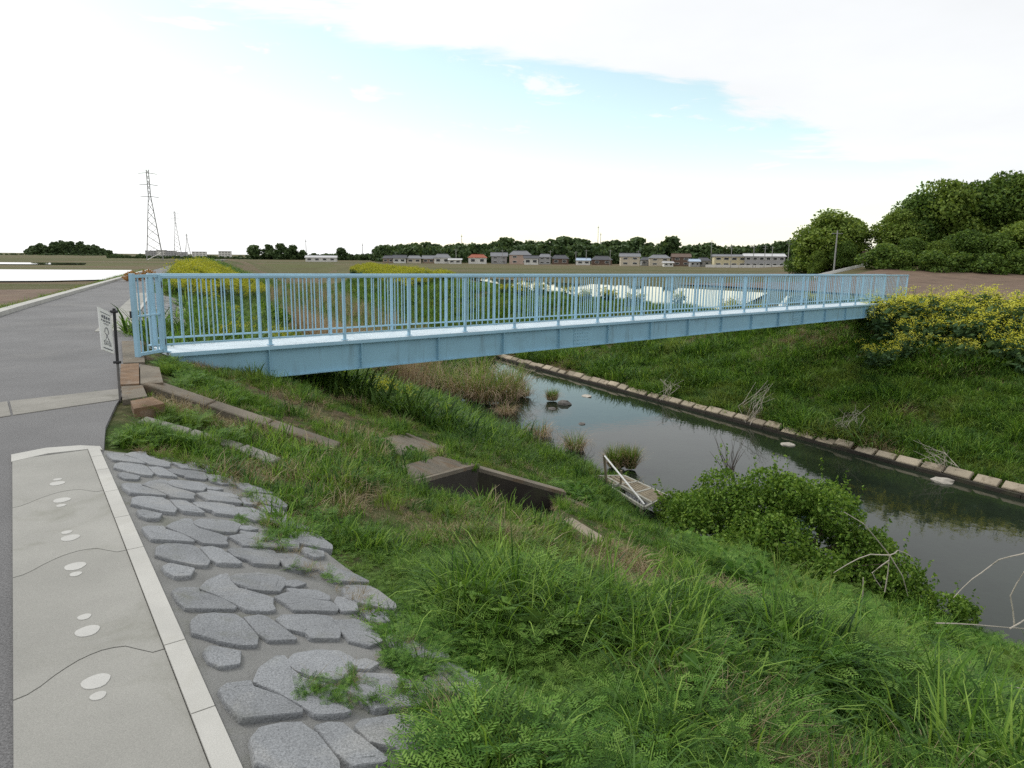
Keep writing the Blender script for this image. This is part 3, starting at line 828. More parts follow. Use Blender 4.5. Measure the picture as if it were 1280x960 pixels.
def revetment(name, label, origin_rot, copies, cols=2, s_lo=None, s_hi=None):
    loc, rot = origin_rot
    root = empty(name, loc, rot); tag(root, label, 'revetment')
    lo = min(copies) * PERS - .35; hi = max(copies) * PERS + 1.30
    if s_lo is not None: lo = s_lo
    if s_hi is not None: hi = s_hi
    mb = MB(); ss = np.arange(lo, hi + .01, .15); tt = np.linspace(.002, 1, 12)
    for s_ in ss:
        lim_ = (np.interp(s_, gb[:, 0], gb[:, 1], left=1.0, right=.3) + .22) if cols > 1 else 1.1
        for t_ in tt * lim_: x, y = ka * s_ + kb * t_; mb.v.append((x, y, -SLOPE * t_ + rng.normal(0, .0012)))
    nt_ = len(tt)
    mb.f = [(i * nt_ + j, i * nt_ + j + 1, (i + 1) * nt_ + j + 1, (i + 1) * nt_ + j) for i in range(len(ss) - 1) for j in range(nt_ - 1)]; mb.k = [0] * len(mb.f)
    o = mb.build('mortar_bed', M['stonebase'], root)
    n = 0
    for si, poly in enumerate(STONES):
        mes = [stone_mesh(poly, .018 + .003 * (v_ % 3), si * 10 + v_) for v_ in range(3)]
        for c_ in copies:
            for col in range(cols):
                s_ = c_ * PERS + col * .33; t_ = col * .80
                cs = np.mean([p_[0] for p_ in poly]) + s_
                if cs < lo + .15 or cs > hi - .13: continue
                if cols > 1 and min(p_[1] for p_ in poly) + t_ > np.interp(cs, gb[:, 0], gb[:, 1], left=1.0, right=.3) + .10: continue
                d = ka * s_ + kb * t_
                link('cast_stone', mes[(c_ + col) % 3], root, (d[0], d[1], -SLOPE * t_)); n += 1
    return root


revetment('stone_revetment', 'grey cast stone slope of raised irregular stones below the slab path', ((KA[0], KA[1], 0), 0), [-3, -2, -1, 0, 1, 2, 3, 4], 2, -3.0, 4.27)
# the same slope and path go on beyond the bridge
m0, m1 = 16.6, 31.0
p0 = np.array(xy(m0, crest(m0) + .02)); p1 = np.array(xy(m1, crest(m1) + .02)); d2 = (p1 - p0) / np.linalg.norm(p1 - p0)
rot2 = math.atan2(d2[1], d2[0]) - math.atan2(ka[1], ka[0])
kb2 = np.array([d2[1], -d2[0]])
revetment('stone_revetment', 'grey cast stone slope seen through the open gate beyond the bridge', ((p0[0], p0[1], 0.0), rot2), list(range(0, 15)), 1)
def rd2(s_, t_): return p0 + d2 * s_ + kb2 * t_
cap_path('cap_path', 'pale concrete path slabs along the road beyond the gate', rd2, [-.9, .4, 1.6] + [1.6 + 1.12 * k for k in range(1, 12)], .58, KW, .012, False)
kerb2 = empty('edge_kerb', (*rd2(2, -.04), 0)); tag(kerb2, 'white kerb line beyond the gate beside the far stone slope', 'kerb'); KO2 = np.array(kerb2.location)
for k in range(12):
    a_, b_ = k * 1.2 - .4, k * 1.2 + .794
    prism([rd2(a_, -KW + .004) - KO2[:2], rd2(b_, -KW + .004) - KO2[:2], rd2(b_, -.004) - KO2[:2], rd2(a_, -.004) - KO2[:2]], -.2, .03).build('kerb_stone', M['kerb'], kerb2)

# ================================================================== SIGN
sgf = P(150, 500, 0); sgt = P(143.5, 388, 1.0)
Ys = sgf[1]; top = PY(142.5, 386, Ys + .02)
sign = empty('warning_sign', sgf); tag(sign, 'white notice board with grey lettering on a thin dark post by the road', 'sign'); SG = sgf
dv = top - sgf
MB().tube([(0, 0, -.1), dv * .5, dv], .013, 8).build('post', M['oldsteel'], sign)
MB().tube([dv * .40, dv * 1.005], .0155, 8).build('post_sleeve', M['dark'], sign)
# board corners by survey: hinge side at the post, outer side towards the viewer's left
b_tr = PY(138.5, 391, Ys - .02); b_br = PY(143, 442.5, Ys - .02); b_tl = PY(122.8, 383.5, Ys - .30); b_bl = PY(128, 437.0, Ys - .30)
bn = np.cross(b_tl - b_tr, b_br - b_tr); bn /= np.linalg.norm(bn)
if bn @ (np.array([0, 0, EYE]) - b_tr) < 0: bn = -bn
vs = [b_tl, b_tr, b_br, b_bl]; vs = [p_ - SG for p_ in vs]
bd = MB().add([tuple(p_) for p_ in vs] + [tuple(p_ - bn * .012) for p_ in vs], [(0, 1, 2, 3), (7, 6, 5, 4), (0, 4, 5, 1), (1, 5, 6, 2), (2, 6, 7, 3), (3, 7, 4, 0)]).build('board', M['white'], sign)


def onb(a_, b_, off=.002): return (vs[0] * (1 - a_) + vs[1] * a_) * (1 - b_) + (vs[3] * (1 - a_) + vs[2] * a_) * b_ + bn * off
ink = MB()
def stroke(a0, b0, a1, b1, wd):
    p_, q_ = onb(a0, b0), onb(a1, b1); d = q_ - p_; d /= np.linalg.norm(d); s_ = np.cross(d, bn) * wd / 2
    ink.add([tuple(p_ - s_), tuple(p_ + s_), tuple(q_ + s_), tuple(q_ - s_)], [(0, 1, 2, 3)])
stroke(.12, .09, .88, .09, .006)
g = np.random.default_rng(4)
def glyph(a_, b_, sx, sy, wd):                            # a brush-like character: too worn to read in the place itself
    for _ in range(5):
        if g.random() < .5: y_ = b_ + sy * g.choice([.1, .35, .6, .9]); stroke(a_ + sx * .08, y_, a_ + sx * .92, y_, wd)
        else: x_ = a_ + sx * g.choice([.2, .5, .8]); stroke(x_, b_ + sy * .05, x_ - sx * .08, b_ + sy * .95, wd)
for k in range(4): glyph(.16 + .18 * k, .145, .15, .075, .011)
for k in range(6): glyph(.13 + .125 * k, .25, .10, .045, .006)
for k in range(4): glyph(.30 + .11 * k, .325, .08, .03, .004)
ring = [(.5 + .13 * math.cos(q_), .49 + .065 * math.sin(q_)) for q_ in np.linspace(-.3, math.pi * 1.0 + .3, 12) * -1]
for a_, b_ in zip(ring[:-1], ring[1:]): stroke(*a_, *b_, .010)
for a_ in ((.40, .56, .56, .66), (.60, .56, .44, .66), (.44, .66, .34, .74), (.56, .66, .68, .74), (.36, .49, .33, .56), (.64, .49, .67, .56)): stroke(*a_, .009)
for b_ in (.76, .80, .84):
    for k in range(5): glyph(.2 + .125 * k, b_ - .02, .10, .028, .004)
stroke(.12, .93, .88, .93, .010)
ink.build('lettering', M['ink'], sign)
MB().tube([dv * .42 + np.array([-.035, -.01, 0]), dv * .42 + np.array([.035, .0, 0])], .016, 6).build('clamp', M['dark'], sign)
MB().tube([dv * .97 + np.array([-.035, -.01, 0]), dv * .97 + np.array([.035, .0, 0])], .016, 6).build('clamp', M['dark'], sign)


# ================================================================== FAR TOE OF THE BANK, JETTY, ROCKS
toe = empty('toe_revetment', (*xy(18, toer(18)), WATER)); tag(toe, 'row of pale concrete blocks along the far water edge', 'revetment'); TO = np.array(toe.location)
blk = MB().box((0, 0, 0), (.335, .15, .06), None, .022)
blk_me = blk.mesh('revetment_block', M['block'])
g = np.random.default_rng(8)
for k in range(78):
    m_ = -6 + k * .70
    if g.random() < .04: continue
    n_ = float(toer(m_)); c_ = np.array([*xy(m_, n_ + .06), WATER + .165])
    ax = np.array([DM[0], DM[1], 0]); sl = math.atan(.62) + g.normal(0, .03)
    o = link('revetment_block', blk_me, toe, c_ - TO + np.array([g.normal(0, .02), g.normal(0, .02), g.normal(0, .022)]))
    o.scale = (.82 + .2 * g.random(), .8 + .35 * g.random(), 1)
    yv = np.array([DN[0] * math.cos(sl), DN[1] * math.cos(sl), math.sin(sl)]); zv = np.cross(ax, yv)
    o.rotation_euler = Matrix((ax, yv, zv)).transposed().to_euler()
    o.rotation_euler.z += g.normal(0, .035)
mb = MB()
for k in range(20):
    a_, b_ = -6 + k * 2.75, -6 + (k + 1) * 2.75 - .02
    mb.bar(np.array([*xy(a_, toer(a_) - .10), WATER - .0]) - TO, np.array([*xy(b_, toer(b_) - .10), WATER - .0]) - TO, .12, .20)
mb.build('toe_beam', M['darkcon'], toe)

# small jetty
jt = empty('jetty', P(785, 612, WATER + .25)); tag(jt, 'small plank landing stage with pale frame and leaning white bar at the near water edge', 'jetty'); JO = np.array(jt.location)
zj = WATER + .28
jc = [P(u, v, zj) - JO for u, v in [(742, 597.5), (780, 597), (834, 622), (805, 637)]]
ja, jb, jc_, jd = jc
def jp(a_, b_): return (ja * (1 - a_) + jb * a_) * (1 - b_) + (jd * (1 - a_) + jc_ * a_) * b_
for p_, q_ in ((jp(0, 0), jp(1, 0)), (jp(1, 0), jp(1, 1)), (jp(1, 1), jp(0, 1)), (jp(0, 1), jp(0, 0)), (jp(.36, .0), jp(.36, 1)), (jp(0, .33), jp(1, .33)), (jp(.36, .66), jp(1, .66))):
    MB().bar(p_ + np.array([0, 0, .035]), q_ + np.array([0, 0, .035]), .055, .07).build('frame_bar', M['frame'], jt)
for i_ in range(3):
    for k in range(6):
        a0 = .39 + .10 * k; b0, b1 = .02 + .33 * i_, .31 + .33 * i_
        if i_ == 0: a0 = .03 + .165 * k
        MB().bar(jp(a0 + .045, b0) + np.array([0, 0, .045]), jp(a0 + .045, b1) + np.array([0, 0, .045]), .105 if i_ else .16, .03).build('plank', M['wood'], jt)
pt = PY(755, 568, (JO + jp(.1, .28))[1] - .1) - JO
MB().tube([jp(.08, .3) + np.array([0, 0, -.6]), pt], .035, 8).build('post', M['wood'], jt)
MB().tube([pt + np.array([0, 0, -.02]), jp(.05, .98) + np.array([0, 0, .10])], .022, 8).build('leaning_bar', M['white'], jt)
MB().tube([jp(.36, .36) + np.array([0, 0, -.5]), jp(.36, .36) + np.array([0, 0, .45])], .028, 8).build('post', M['wood'], jt)
for a_, b_ in ((.98, .02), (.98, .98), (.03, .95)): MB().tube([jp(a_, b_) + np.array([0, 0, -.9]), jp(a_, b_)], .05, 8).build('pile', M['wood'], jt)


def rock(name, p_, r_, mt, label, seed, flat=.6):
    g_ = np.random.default_rng(seed); V, Fc = [], []
    nu, nv = 9, 6
    for i in range(nv + 1):
        for j in range(nu):
            th = math.pi * i / nv; ph = 2 * math.pi * j / nu; k = 1 + g_.normal(0, .14) if 0 < i < nv else 1
            V.append((r_ * k * math.sin(th) * math.cos(ph) * 1.25, r_ * k * math.sin(th) * math.sin(ph), r_ * k * flat * math.cos(th)))
    for i in range(nv):
        for j in range(nu): Fc.append((i * nu + j, (i + 1) * nu + j, (i + 1) * nu + (j + 1) % nu, i * nu + (j + 1) % nu))
    me = bpy.data.meshes.new(name); me.from_pydata(V, [], Fc); me.materials.append(mt)
    o = link(name, me, None, p_, (0, 0, g_.random() * 6)); return tag(o, label, 'rock')


rock('rock', P(705, 505, WATER + .02), .24, M['rock'], 'dark wet rock in the water below the bridge', 1, .7)
rock('rock', P(690, 511, WATER), .17, M['rock'], 'flat dark rock beside the reeds in shallow water', 2, .35)
rock('rock', P(733, 495, WATER), .22, M['pale_rock'], 'white flat stone in the river near the bridge', 3, .3)
rock('rock', P(985, 556, WATER), .20, M['pale_rock'], 'small pale stone in the water beside the far block edge', 4, .3)
rock('rock', P(1177, 602, WATER), .24, M['pale_rock'], 'pale stone fallen into the water from the block edge', 5, .5)
rock('rock', P(727, 530, WATER), .14, M['rock'], 'smallest dark stone breaking the water surface', 6, .3)


# ================================================================== VEGETATION
def blades(n, rad, hmin, hmax, wd, bend, seg, g_, lean=.25, ell=1.0, tip=.15, up=0.0):
    """grass blades as tapered curved ribbons -> verts, quads, per-face random"""
    V, Q, Rn = [], [], []
    a0 = g_.random(n) * 2 * math.pi; r0 = rad * np.sqrt(g_.random(n)); bx0, by0 = r0 * np.cos(a0) * ell, r0 * np.sin(a0)
    az = a0 + g_.normal(0, .9, n); h = hmin + (hmax - hmin) * g_.random(n); bd = bend * (.3 + g_.random(n)); ln = lean * g_.random(n)
    for i in range(n):
        d = np.array([math.cos(az[i]), math.sin(az[i]), 0]); sd_ = np.array([-d[1], d[0], 0]); tw = g_.normal(0, .5); sd_ = sd_ * math.cos(tw) + d * math.sin(tw)
        p_ = np.array([bx0[i], by0[i], up]); ang = ln[i]; b0 = len(V); L = h[i] / seg; w_ = wd * (.7 + .6 * g_.random()); rr = g_.random()
        for k in range(seg + 1):
            ww = w_ * (1 - (k / seg) ** 1.6 * (1 - tip)) * .5
            V += [p_ - sd_ * ww, p_ + sd_ * ww]
            p_ = p_ + L * (d * math.sin(ang) + np.array([0, 0, math.cos(ang)])); ang += bd[i] / seg * (1 + k * .5)
        for k in range(seg): Q.append((b0 + 2 * k, b0 + 2 * k + 1, b0 + 2 * k + 3, b0 + 2 * k + 2)); Rn.append(rr)
    return np.array(V), np.array(Q), np.array(Rn)


def leaves(P_, size, g_, nrm=None, flat=.5, asp=1.6):
    """small rhombic leaves at given points"""
    n = len(P_); d = g_.normal(size=(n, 3)); 
    if nrm is not None: nn = nrm * flat + g_.normal(size=(n, 3)) * (1 - flat)
    else: nn = g_.normal(size=(n, 3)) + np.array([0, 0, .8])
    nn /= np.linalg.norm(nn, axis=1)[:, None]; u_ = np.cross(nn, d); u_ /= np.linalg.norm(u_, axis=1)[:, None] + 1e-9; v_ = np.cross(nn, u_)
    s_ = size * (.6 + .8 * g_.random(n))[:, None]
    V = np.stack([P_ - u_ * s_ * asp * .5, P_ + v_ * s_ * .5 + nn * s_ * .12, P_ + u_ * s_ * asp * .5, P_ - v_ * s_ * .5 + nn * s_ * .12], 1).reshape(-1, 3)
    return V, np.arange(4 * n).reshape(-1, 4), np.repeat(g_.random(n), 1)


def cat(parts):
    V, Q, Rn, b = [], [], [], 0
    for v, q_, r_ in parts:
        V.append(v); Q.append(q_ + b); Rn.append(r_); b += len(v)
    return np.concatenate(V), np.concatenate(Q), np.concatenate(Rn)


def feather(n, rad, h, g_):
    """vetch-like stems with pairs of small leaflets"""
    parts = []
    for i in range(n):
        a_ = g_.random() * 6.28; r0 = rad * math.sqrt(g_.random()); p_ = np.array([r0 * math.cos(a_), r0 * math.sin(a_), 0.0]); az = g_.random() * 6.28
        d = np.array([math.cos(az), math.sin(az), 0]); ang = .1 + .4 * g_.random(); pts = []; nodes = 9; L = h * (.6 + .5 * g_.random()) / nodes
        stem = [p_]
        for k in range(nodes):
            p_ = p_ + L * (d * math.sin(ang) + np.array([0, 0, math.cos(ang)])); ang += .10 + .1 * g_.random(); stem.append(p_)
        V = []; Q = []
        sdv = np.array([-d[1], d[0], 0]) * .0022
        for q_ in stem: V += [q_ - sdv, q_ + sdv]
        Q = [(2 * k, 2 * k + 1, 2 * k + 3, 2 * k + 2) for k in range(nodes)]
        parts.append((np.array(V), np.array(Q), np.full(nodes, g_.random())))
        for k in range(2, nodes + 1):
            for sg in (-1, 1):
                fa = az + sg * (1.0 + .3 * g_.random()); fd = np.array([math.cos(fa), math.sin(fa), .25 - .35 * g_.random()]); base = stem[k]; LL = .075 * (1 - .35 * k / nodes)
                V = []; Q = []; b = 0
                cr_ = np.cross(fd, (0, 0, 1)); cr_ /= np.linalg.norm(cr_)
                for t_ in (.25, .5, .75, 1.0):
                    for s2 in (-1, 1):
                        c0 = base + fd * LL * t_; tipd = cr_ * s2 * .020 + fd * .012 + np.array([0, 0, .004]); wv = fd * .0045
                        V += [c0 - wv * .3, c0 + tipd * .5 - wv, c0 + tipd, c0 + tipd * .5 + wv]; Q.append((b, b + 1, b + 2, b + 3)); b += 4
                parts.append((np.array(V), np.array(Q), np.full(len(Q), g_.random())))
    return cat(parts)


def proto(name, parts_m):
    """unlinked plant mesh used by the scatter; parts_m: list of ((V,Q,R), material)"""
    V, Q, Rn, mi, mats, b = [], [], [], [], [], 0
    for (v, q_, r_), m_ in parts_m:
        V.append(v); Q.append(q_ + b); Rn.append(r_); mi.append(np.full(len(q_), len(mats))); mats.append(m_); b += len(v)
    me = np_mesh(name, np.concatenate(V), np.concatenate(Q), mats=mats, rnd=np.concatenate(Rn))
    me.polygons.foreach_set('material_index', np.concatenate(mi).astype(np.int32))
    return bpy.data.objects.new(name, me)


def scatter(name, protos, pts, scl, idx, tilt=.12, label=None, seed=0):
    g_ = np.random.default_rng(seed); n = len(pts)
    me = bpy.data.meshes.new(name); me.vertices.add(n); me.vertices.foreach_set('co', np.asarray(pts, np.float32).ravel())
    a_ = me.attributes.new('scl', 'FLOAT_VECTOR', 'POINT'); sc = np.asarray(scl, np.float32); sc = np.stack([sc, sc, sc], 1) if sc.ndim == 1 else sc
    a_.data.foreach_set('vector', sc.astype(np.float32).ravel())
    a_ = me.attributes.new('rot', 'FLOAT_VECTOR', 'POINT'); a_.data.foreach_set('vector', np.stack([g_.normal(0, tilt, n), g_.normal(0, tilt, n), g_.random(n) * 6.283], 1).astype(np.float32).ravel())
    a_ = me.attributes.new('idx', 'INT', 'POINT'); a_.data.foreach_set('value', np.asarray(idx, np.int32))
    o = link(name, me); tag(o, label=label, kind='stuff')
    pc = bpy.data.collections.new(name + '_plants')
    for k, p_ in enumerate(protos):
        p2 = p_.copy(); p2.name = '%02d_%s' % (k, p_.name); pc.objects.link(p2)
    ng = bpy.data.node_groups.new(name, 'GeometryNodeTree')
    ng.interface.new_socket('Geometry', in_out='INPUT', socket_type='NodeSocketGeometry'); ng.interface.new_socket('Geometry', in_out='OUTPUT', socket_type='NodeSocketGeometry')
    N = ng.nodes.new; L = ng.links.new
    gi, go, ip, ci = N('NodeGroupInput'), N('NodeGroupOutput'), N('GeometryNodeInstanceOnPoints'), N('GeometryNodeCollectionInfo')
    ci.inputs['Collection'].default_value = pc; ci.inputs['Separate Children'].default_value = True; ci.inputs['Reset Children'].default_value = True
    L(gi.outputs[0], ip.inputs['Points']); L(ci.outputs[0], ip.inputs['Instance']); ip.inputs['Pick Instance'].default_value = True
    for at, ty, sk in (('idx', 'INT', 'Instance Index'), ('rot', 'FLOAT_VECTOR', 'Rotation'), ('scl', 'FLOAT_VECTOR', 'Scale')):
        na = N('GeometryNodeInputNamedAttribute'); na.data_type = ty; na.inputs[0].default_value = at
        if at == 'rot':
            er = N('FunctionNodeEulerToRotation'); L(na.outputs[0], er.inputs[0]); L(er.outputs[0], ip.inputs[sk])
        else: L(na.outputs[0], ip.inputs[sk])
    L(ip.outputs[0], go.inputs[0])
    md = o.modifiers.new('scatter', 'NODES'); md.node_group = ng
    return o


G = lambda s_: np.random.default_rng(s_)
tuft = [proto('tuft', [(blades(40, .11, .16, .36, .0095, 1.1, 4, G(20 + k), .45), M['grass'])]) for k in range(4)]
tall = [proto('tall_tuft', [(blades(30, .10, .32, .62, .0125, 1.3, 5, G(30 + k), .35), M['grass'])]) for k in range(3)]
broad = [proto('broad_tuft', [(blades(26, .10, .30, .58, .017, 1.5, 5, G(40 + k), .4), M['grassdark'])]) for k in range(2)]
vetch = [proto('vetch', [(feather(11, .13, .34, G(50 + k)), M['vetch'])]) for k in range(3)]
thatch = [proto('thatch', [(blades(48, .16, .16, .42, .006, 1.2, 3, G(60 + k), 1.5), M['dry'])]) for k in range(3)]
wide = [proto('wide_tuft', [(blades(60, .26, .22, .52, .020, 1.2, 3, G(70 + k), .55), M['grass'])]) for k in range(4)]
wide_dk = [proto('wide_dark_tuft', [(blades(50, .28, .25, .55, .028, 1.4, 3, G(80 + k), .55), M['grassdark'])]) for k in range(2)]
wide_dry = [proto('wide_thatch', [(blades(50, .30, .25, .5, .016, 1.2, 3, G(90 + k), 1.4), M['dry'])]) for k in range(2)]


huge = [proto('long_grass_clump', [(blades(52, .30, .32, .72, .036, 1.5, 4, G(110 + k), .55), M['grass'])]) for k in range(3)] + [proto('long_dark_clump', [(blades(46, .30, .32, .7, .042, 1.6, 4, G(115 + k), .55), M['grassdark'])]) for k in range(2)]


def leafy(n, rad, h, size, mt, seed):
    g_ = G(seed); a_ = g_.random(n) * 6.28; r_ = rad * np.sqrt(g_.random(n)); z_ = h * (.15 + .85 * g_.random(n)) * (1 - .5 * (r_ / rad) ** 2)
    return (leaves(np.stack([r_ * np.cos(a_), r_ * np.sin(a_), z_], 1), size, g_), mt)
weed = [proto('leafy_weed', [leafy(70, .20, .30, .055, M['vetch'], 100 + k), (blades(8, .1, .2, .34, .006, .6, 3, G(105 + k), .4), M['grass'])]) for k in range(2)]

JET = np.array([(JO + p_)[:2] for p_ in jc])
DR = [[hit(u, v, Z0)[:2] for u, v in L] for L in ([(184, 486), (262, 513), (335, 537), (420, 566)], [(176, 527), (236, 543), (300, 562), (345, 580)])]
APR = [[hit(u, v, Z0)[:2] for u, v in L] for L in ([(503, 587), (548, 574), (592, 584), (514, 604)], [(470, 552), (508, 543), (556, 561), (500, 572)], [(688, 642), (706, 640), (757, 671), (744, 680)])]


def segd(x, y, a_, b_):
    d = b_ - a_; t = np.clip(((x - a_[0]) * d[0] + (y - a_[1]) * d[1]) / (d @ d), 0, 1)
    return np.hypot(x - a_[0] - d[0] * t, y - a_[1] - d[1] * t)


def keep_near(x, y):
    """where plants may root on the near bank"""
    m, n = mn(x, y); k = (n > crest(m) + .12) & (n < toel(m) + .1)
    d = np.stack([x, y], -1) - KA; s_, t_ = d @ ka, d @ kb
    lim = np.interp(s_, gb[:, 0], gb[:, 1], left=1.0, right=.12) + .09 * fbm(s_ * 4, s_ * 0 + 2.2, 2)
    k &= ~((s_ < 4.35) & (t_ < lim))
    k &= ~inpoly(x, y, grow(PIT_Q, .12)) & ~inpoly(x, y, grow(JET, .05))
    for L in DR:
        for a_, b_ in zip(L[:-1], L[1:]): k &= segd(x, y, a_, b_) > .10
    for a_ in APR: k &= ~inpoly(x, y, np.array(a_))
    k &= ~((n < crest(m) + .9) & (m > 16.5) & (m < 31))                       # far stone slope
    # deck and bridge head slabs
    c_ = (np.stack([x, y], -1) - BA[:2]); tb = c_ @ BE[:2]; wb = c_ @ BN[:2]
    k &= ~((tb < -1.2) & (tb > -2.6) & (wb > -2.6) & (wb < 1.2) & (n < 1.0))
    return k


DRYPX = [(300, 530, .9), (350, 545, .8), (420, 520, .8), (520, 560, .6), (560, 520, 1.2), (640, 545, .9), (690, 620, .7), (700, 655, .7), (560, 680, .7), (480, 650, .5), (740, 710, .8), (760, 690, .5), (330, 590, .55), (1180, 905, .5), (1250, 930, .7), (580, 905, .25), (1000, 800, .3), (400, 600, .4), (610, 660, .6), (660, 590, .8)]
DRYP = [(*hit(u, v, Z0)[:2], r_) for u, v, r_ in DRYPX]


def dryness(x, y):
    k = .9 * sstep(.05, .20, fbm(x * .8 + 31, y * .8 + 9, 3)) + .26 * sstep(3.2, 5.0, mn(x, y)[0]) * sstep(9.5, 7.5, mn(x, y)[1])
    for a_, b_, r_ in DRYP: k = np.maximum(k, np.exp(-((x - a_) ** 2 + (y - b_) ** 2) / (r_ * r_) * 1.1))
    return k


def sample(n, m0, m1, n0, n1, g_):
    m, q_ = m0 + (m1 - m0) * g_.random(n), n0 + (n1 - n0) * g_.random(n); return xy(m, q_)


def plant_near(name, n, box, weights, hs, seed, label):
    """weights: fn(x,y,dry,lush,g)->index into protos list"""
    g_ = G(seed); x, y = sample(n, *box, g_); k = keep_near(x, y); x, y = x[k], y[k]
    return g_, x, y


protos_near = tuft + tall + broad + vetch + thatch + weed + wide + wide_dk + wide_dry      # 0-3, 4-6, 7-8, 9-11, 12-14, 15-16, 17-20, 21-22, 23-24
P_near, S_near, I_near = [], [], []
for (n, box, base) in ((38000, (-3.5, 4.6, 0.2, 6.6), 1.05), (20000, (-3, 13, 0.2, 12.2), 1.05), (9000, (5, 20, -.3, 12.2), 1.15)):
    g_ = G(200 + n); x, y = sample(n, *box, g_); k = keep_near(x, y); x, y = x[k], y[k]
    m, q_ = mn(x, y); dry = dryness(x, y); r_ = g_.random(len(x))
    lush = sstep(-.12, .16, fbm(x * .5 + 4, y * .5 + 8, 3)) * sstep(8.5, 4.5, m) + .25 * sstep(8, 11, q_)
    vz = sstep(-.12, .10, fbm(x * .7 + 14, y * .7 + 2, 2)) * sstep(9.0, 4.5, m)
    idx = g_.integers(0, 4, len(x))
    idx = np.where((r_ < .12 * lush), 4 + g_.integers(0, 3, len(x)), idx)
    idx = np.where((r_ > .95), 7 + g_.integers(0, 2, len(x)), idx)
    idx = np.where((r_ > .28) & (r_ < .50 + .42 * vz), 9 + g_.integers(0, 3, len(x)), idx)
    idx = np.where((r_ > .88) & (r_ < .95), 15 + g_.integers(0, 2, len(x)), idx)
    isdry = g_.random(len(x)) < dry * .85
    idx = np.where(isdry, 12 + g_.integers(0, 3, len(x)), idx)
    s_ = base * (.55 + .55 * g_.random(len(x))) * (.45 + 1.1 * sstep(-.2, .2, fbm(x * 1.1 + 1, y * 1.1, 2)))
    s_ *= (1 - sstep(2.7, 4.4, m) * (.54 - .24 * sstep(8.5, 10.8, q_))) * (.78 + .12 * sstep(3, 1, m)) * np.where(q_ - crest(m) < 1.3, .75, 1.0)
    s_ = np.where(isdry, s_ * .9, s_)
    mid = (g_.random(len(x)) < .62 * sstep(3.6, 5.4, m))
    s_ *= 1 - .55 * np.exp(-((x - 2.7) ** 2 + (y - 13.2) ** 2) / 3.0)
    idx = np.where(mid, np.where(isdry, 23 + g_.integers(0, 2, len(x)), np.where(r_ < .75, 17 + g_.integers(0, 4, len(x)), 21 + g_.integers(0, 2, len(x)))), idx)
    s_ = np.where(mid, s_ * (.62 + .7 * g_.random(len(x)) ** 2), s_)
    ok = g_.random(len(x)) > .35 * dry * (m > 6)
    P_near.append(np.stack([x, y, ZG(x, y) - .015], 1)[ok]); S_near.append(s_[ok]); I_near.append(idx[ok])
scatter('grass', protos_near, np.concatenate(P_near), np.concatenate(S_near), np.concatenate(I_near), .14, 'lush green grass, vetch and dry stalks covering the near bank', 1)

# weeds in the drain gap, joints of slabs and the crossing strip
g_ = G(77); pts = []
for u, v, n, sp_ in [(240, 533, 26, 9), (205, 523, 18, 8), (290, 552, 24, 10), (75, 508, 5, 10), (120, 497, 7, 10), (30, 515, 3, 6), (100, 566, 6, 10), (60, 558, 2, 6), (190, 548, 40, 14), (170, 555, 22, 9), (215, 560, 40, 13), (455, 605, 14, 8), (570, 640, 20, 14), (180, 470, 2, 2), (222, 468, 60, 9), (245, 480, 70, 11), (270, 488, 60, 12), (300, 500, 50, 12), (212, 458, 25, 5)]:
    for _ in range(n):
        h_ = hit(u + g_.normal(0, sp_), v + g_.normal(0, sp_ * .3), ZG); pts.append((*h_[:2], h_[2] - .005))
pts = np.array(pts); sc = .3 + .35 * g_.random(len(pts)); sc[pts[:, 2] > -.06] *= .28
scatter('weeds', tuft + vetch[:2], pts, sc, g_.integers(0, 6, len(pts)), .2, 'small weeds in the slab joints and the drain gap', 2)
# little plants creeping over the cast stones
g_ = G(78); pts = []
for u, v, n in [(395, 872, 5), (420, 880, 4), (385, 868, 3), (440, 858, 4), (350, 690, 4), (330, 683, 5), (300, 655, 2), (380, 715, 4), (470, 880, 5), (520, 900, 4), (500, 870, 4)]:
    for _ in range(n):
        s_, t_ = pl(u + g_.normal(0, 8), v + g_.normal(0, 4)); q_ = rd(s_, t_); pts.append((*q_, rz(t_) + .012))
for k in range(90):
    i_ = g_.random() * (len(gb) - 1); a_ = gb[int(i_)] + (gb[int(i_) + 1] - gb[int(i_)]) * (i_ % 1); q_ = rd(a_[0], a_[1] + g_.normal(.02, .05)); pts.append((*q_, rz(max(a_[1], 0)) + .008))
pts = np.array(pts)
scatter('creeping_weeds', vetch + thatch[:1], pts, .12 + .16 * g_.random(len(pts)), np.where(np.arange(len(pts)) > len(pts) - 91, np.where(g_.random(len(pts)) < .6, 3, g_.integers(0, 3, len(pts))), g_.integers(0, 4, len(pts))), .6, 'thin weeds creeping over the grey cast stones', 3)

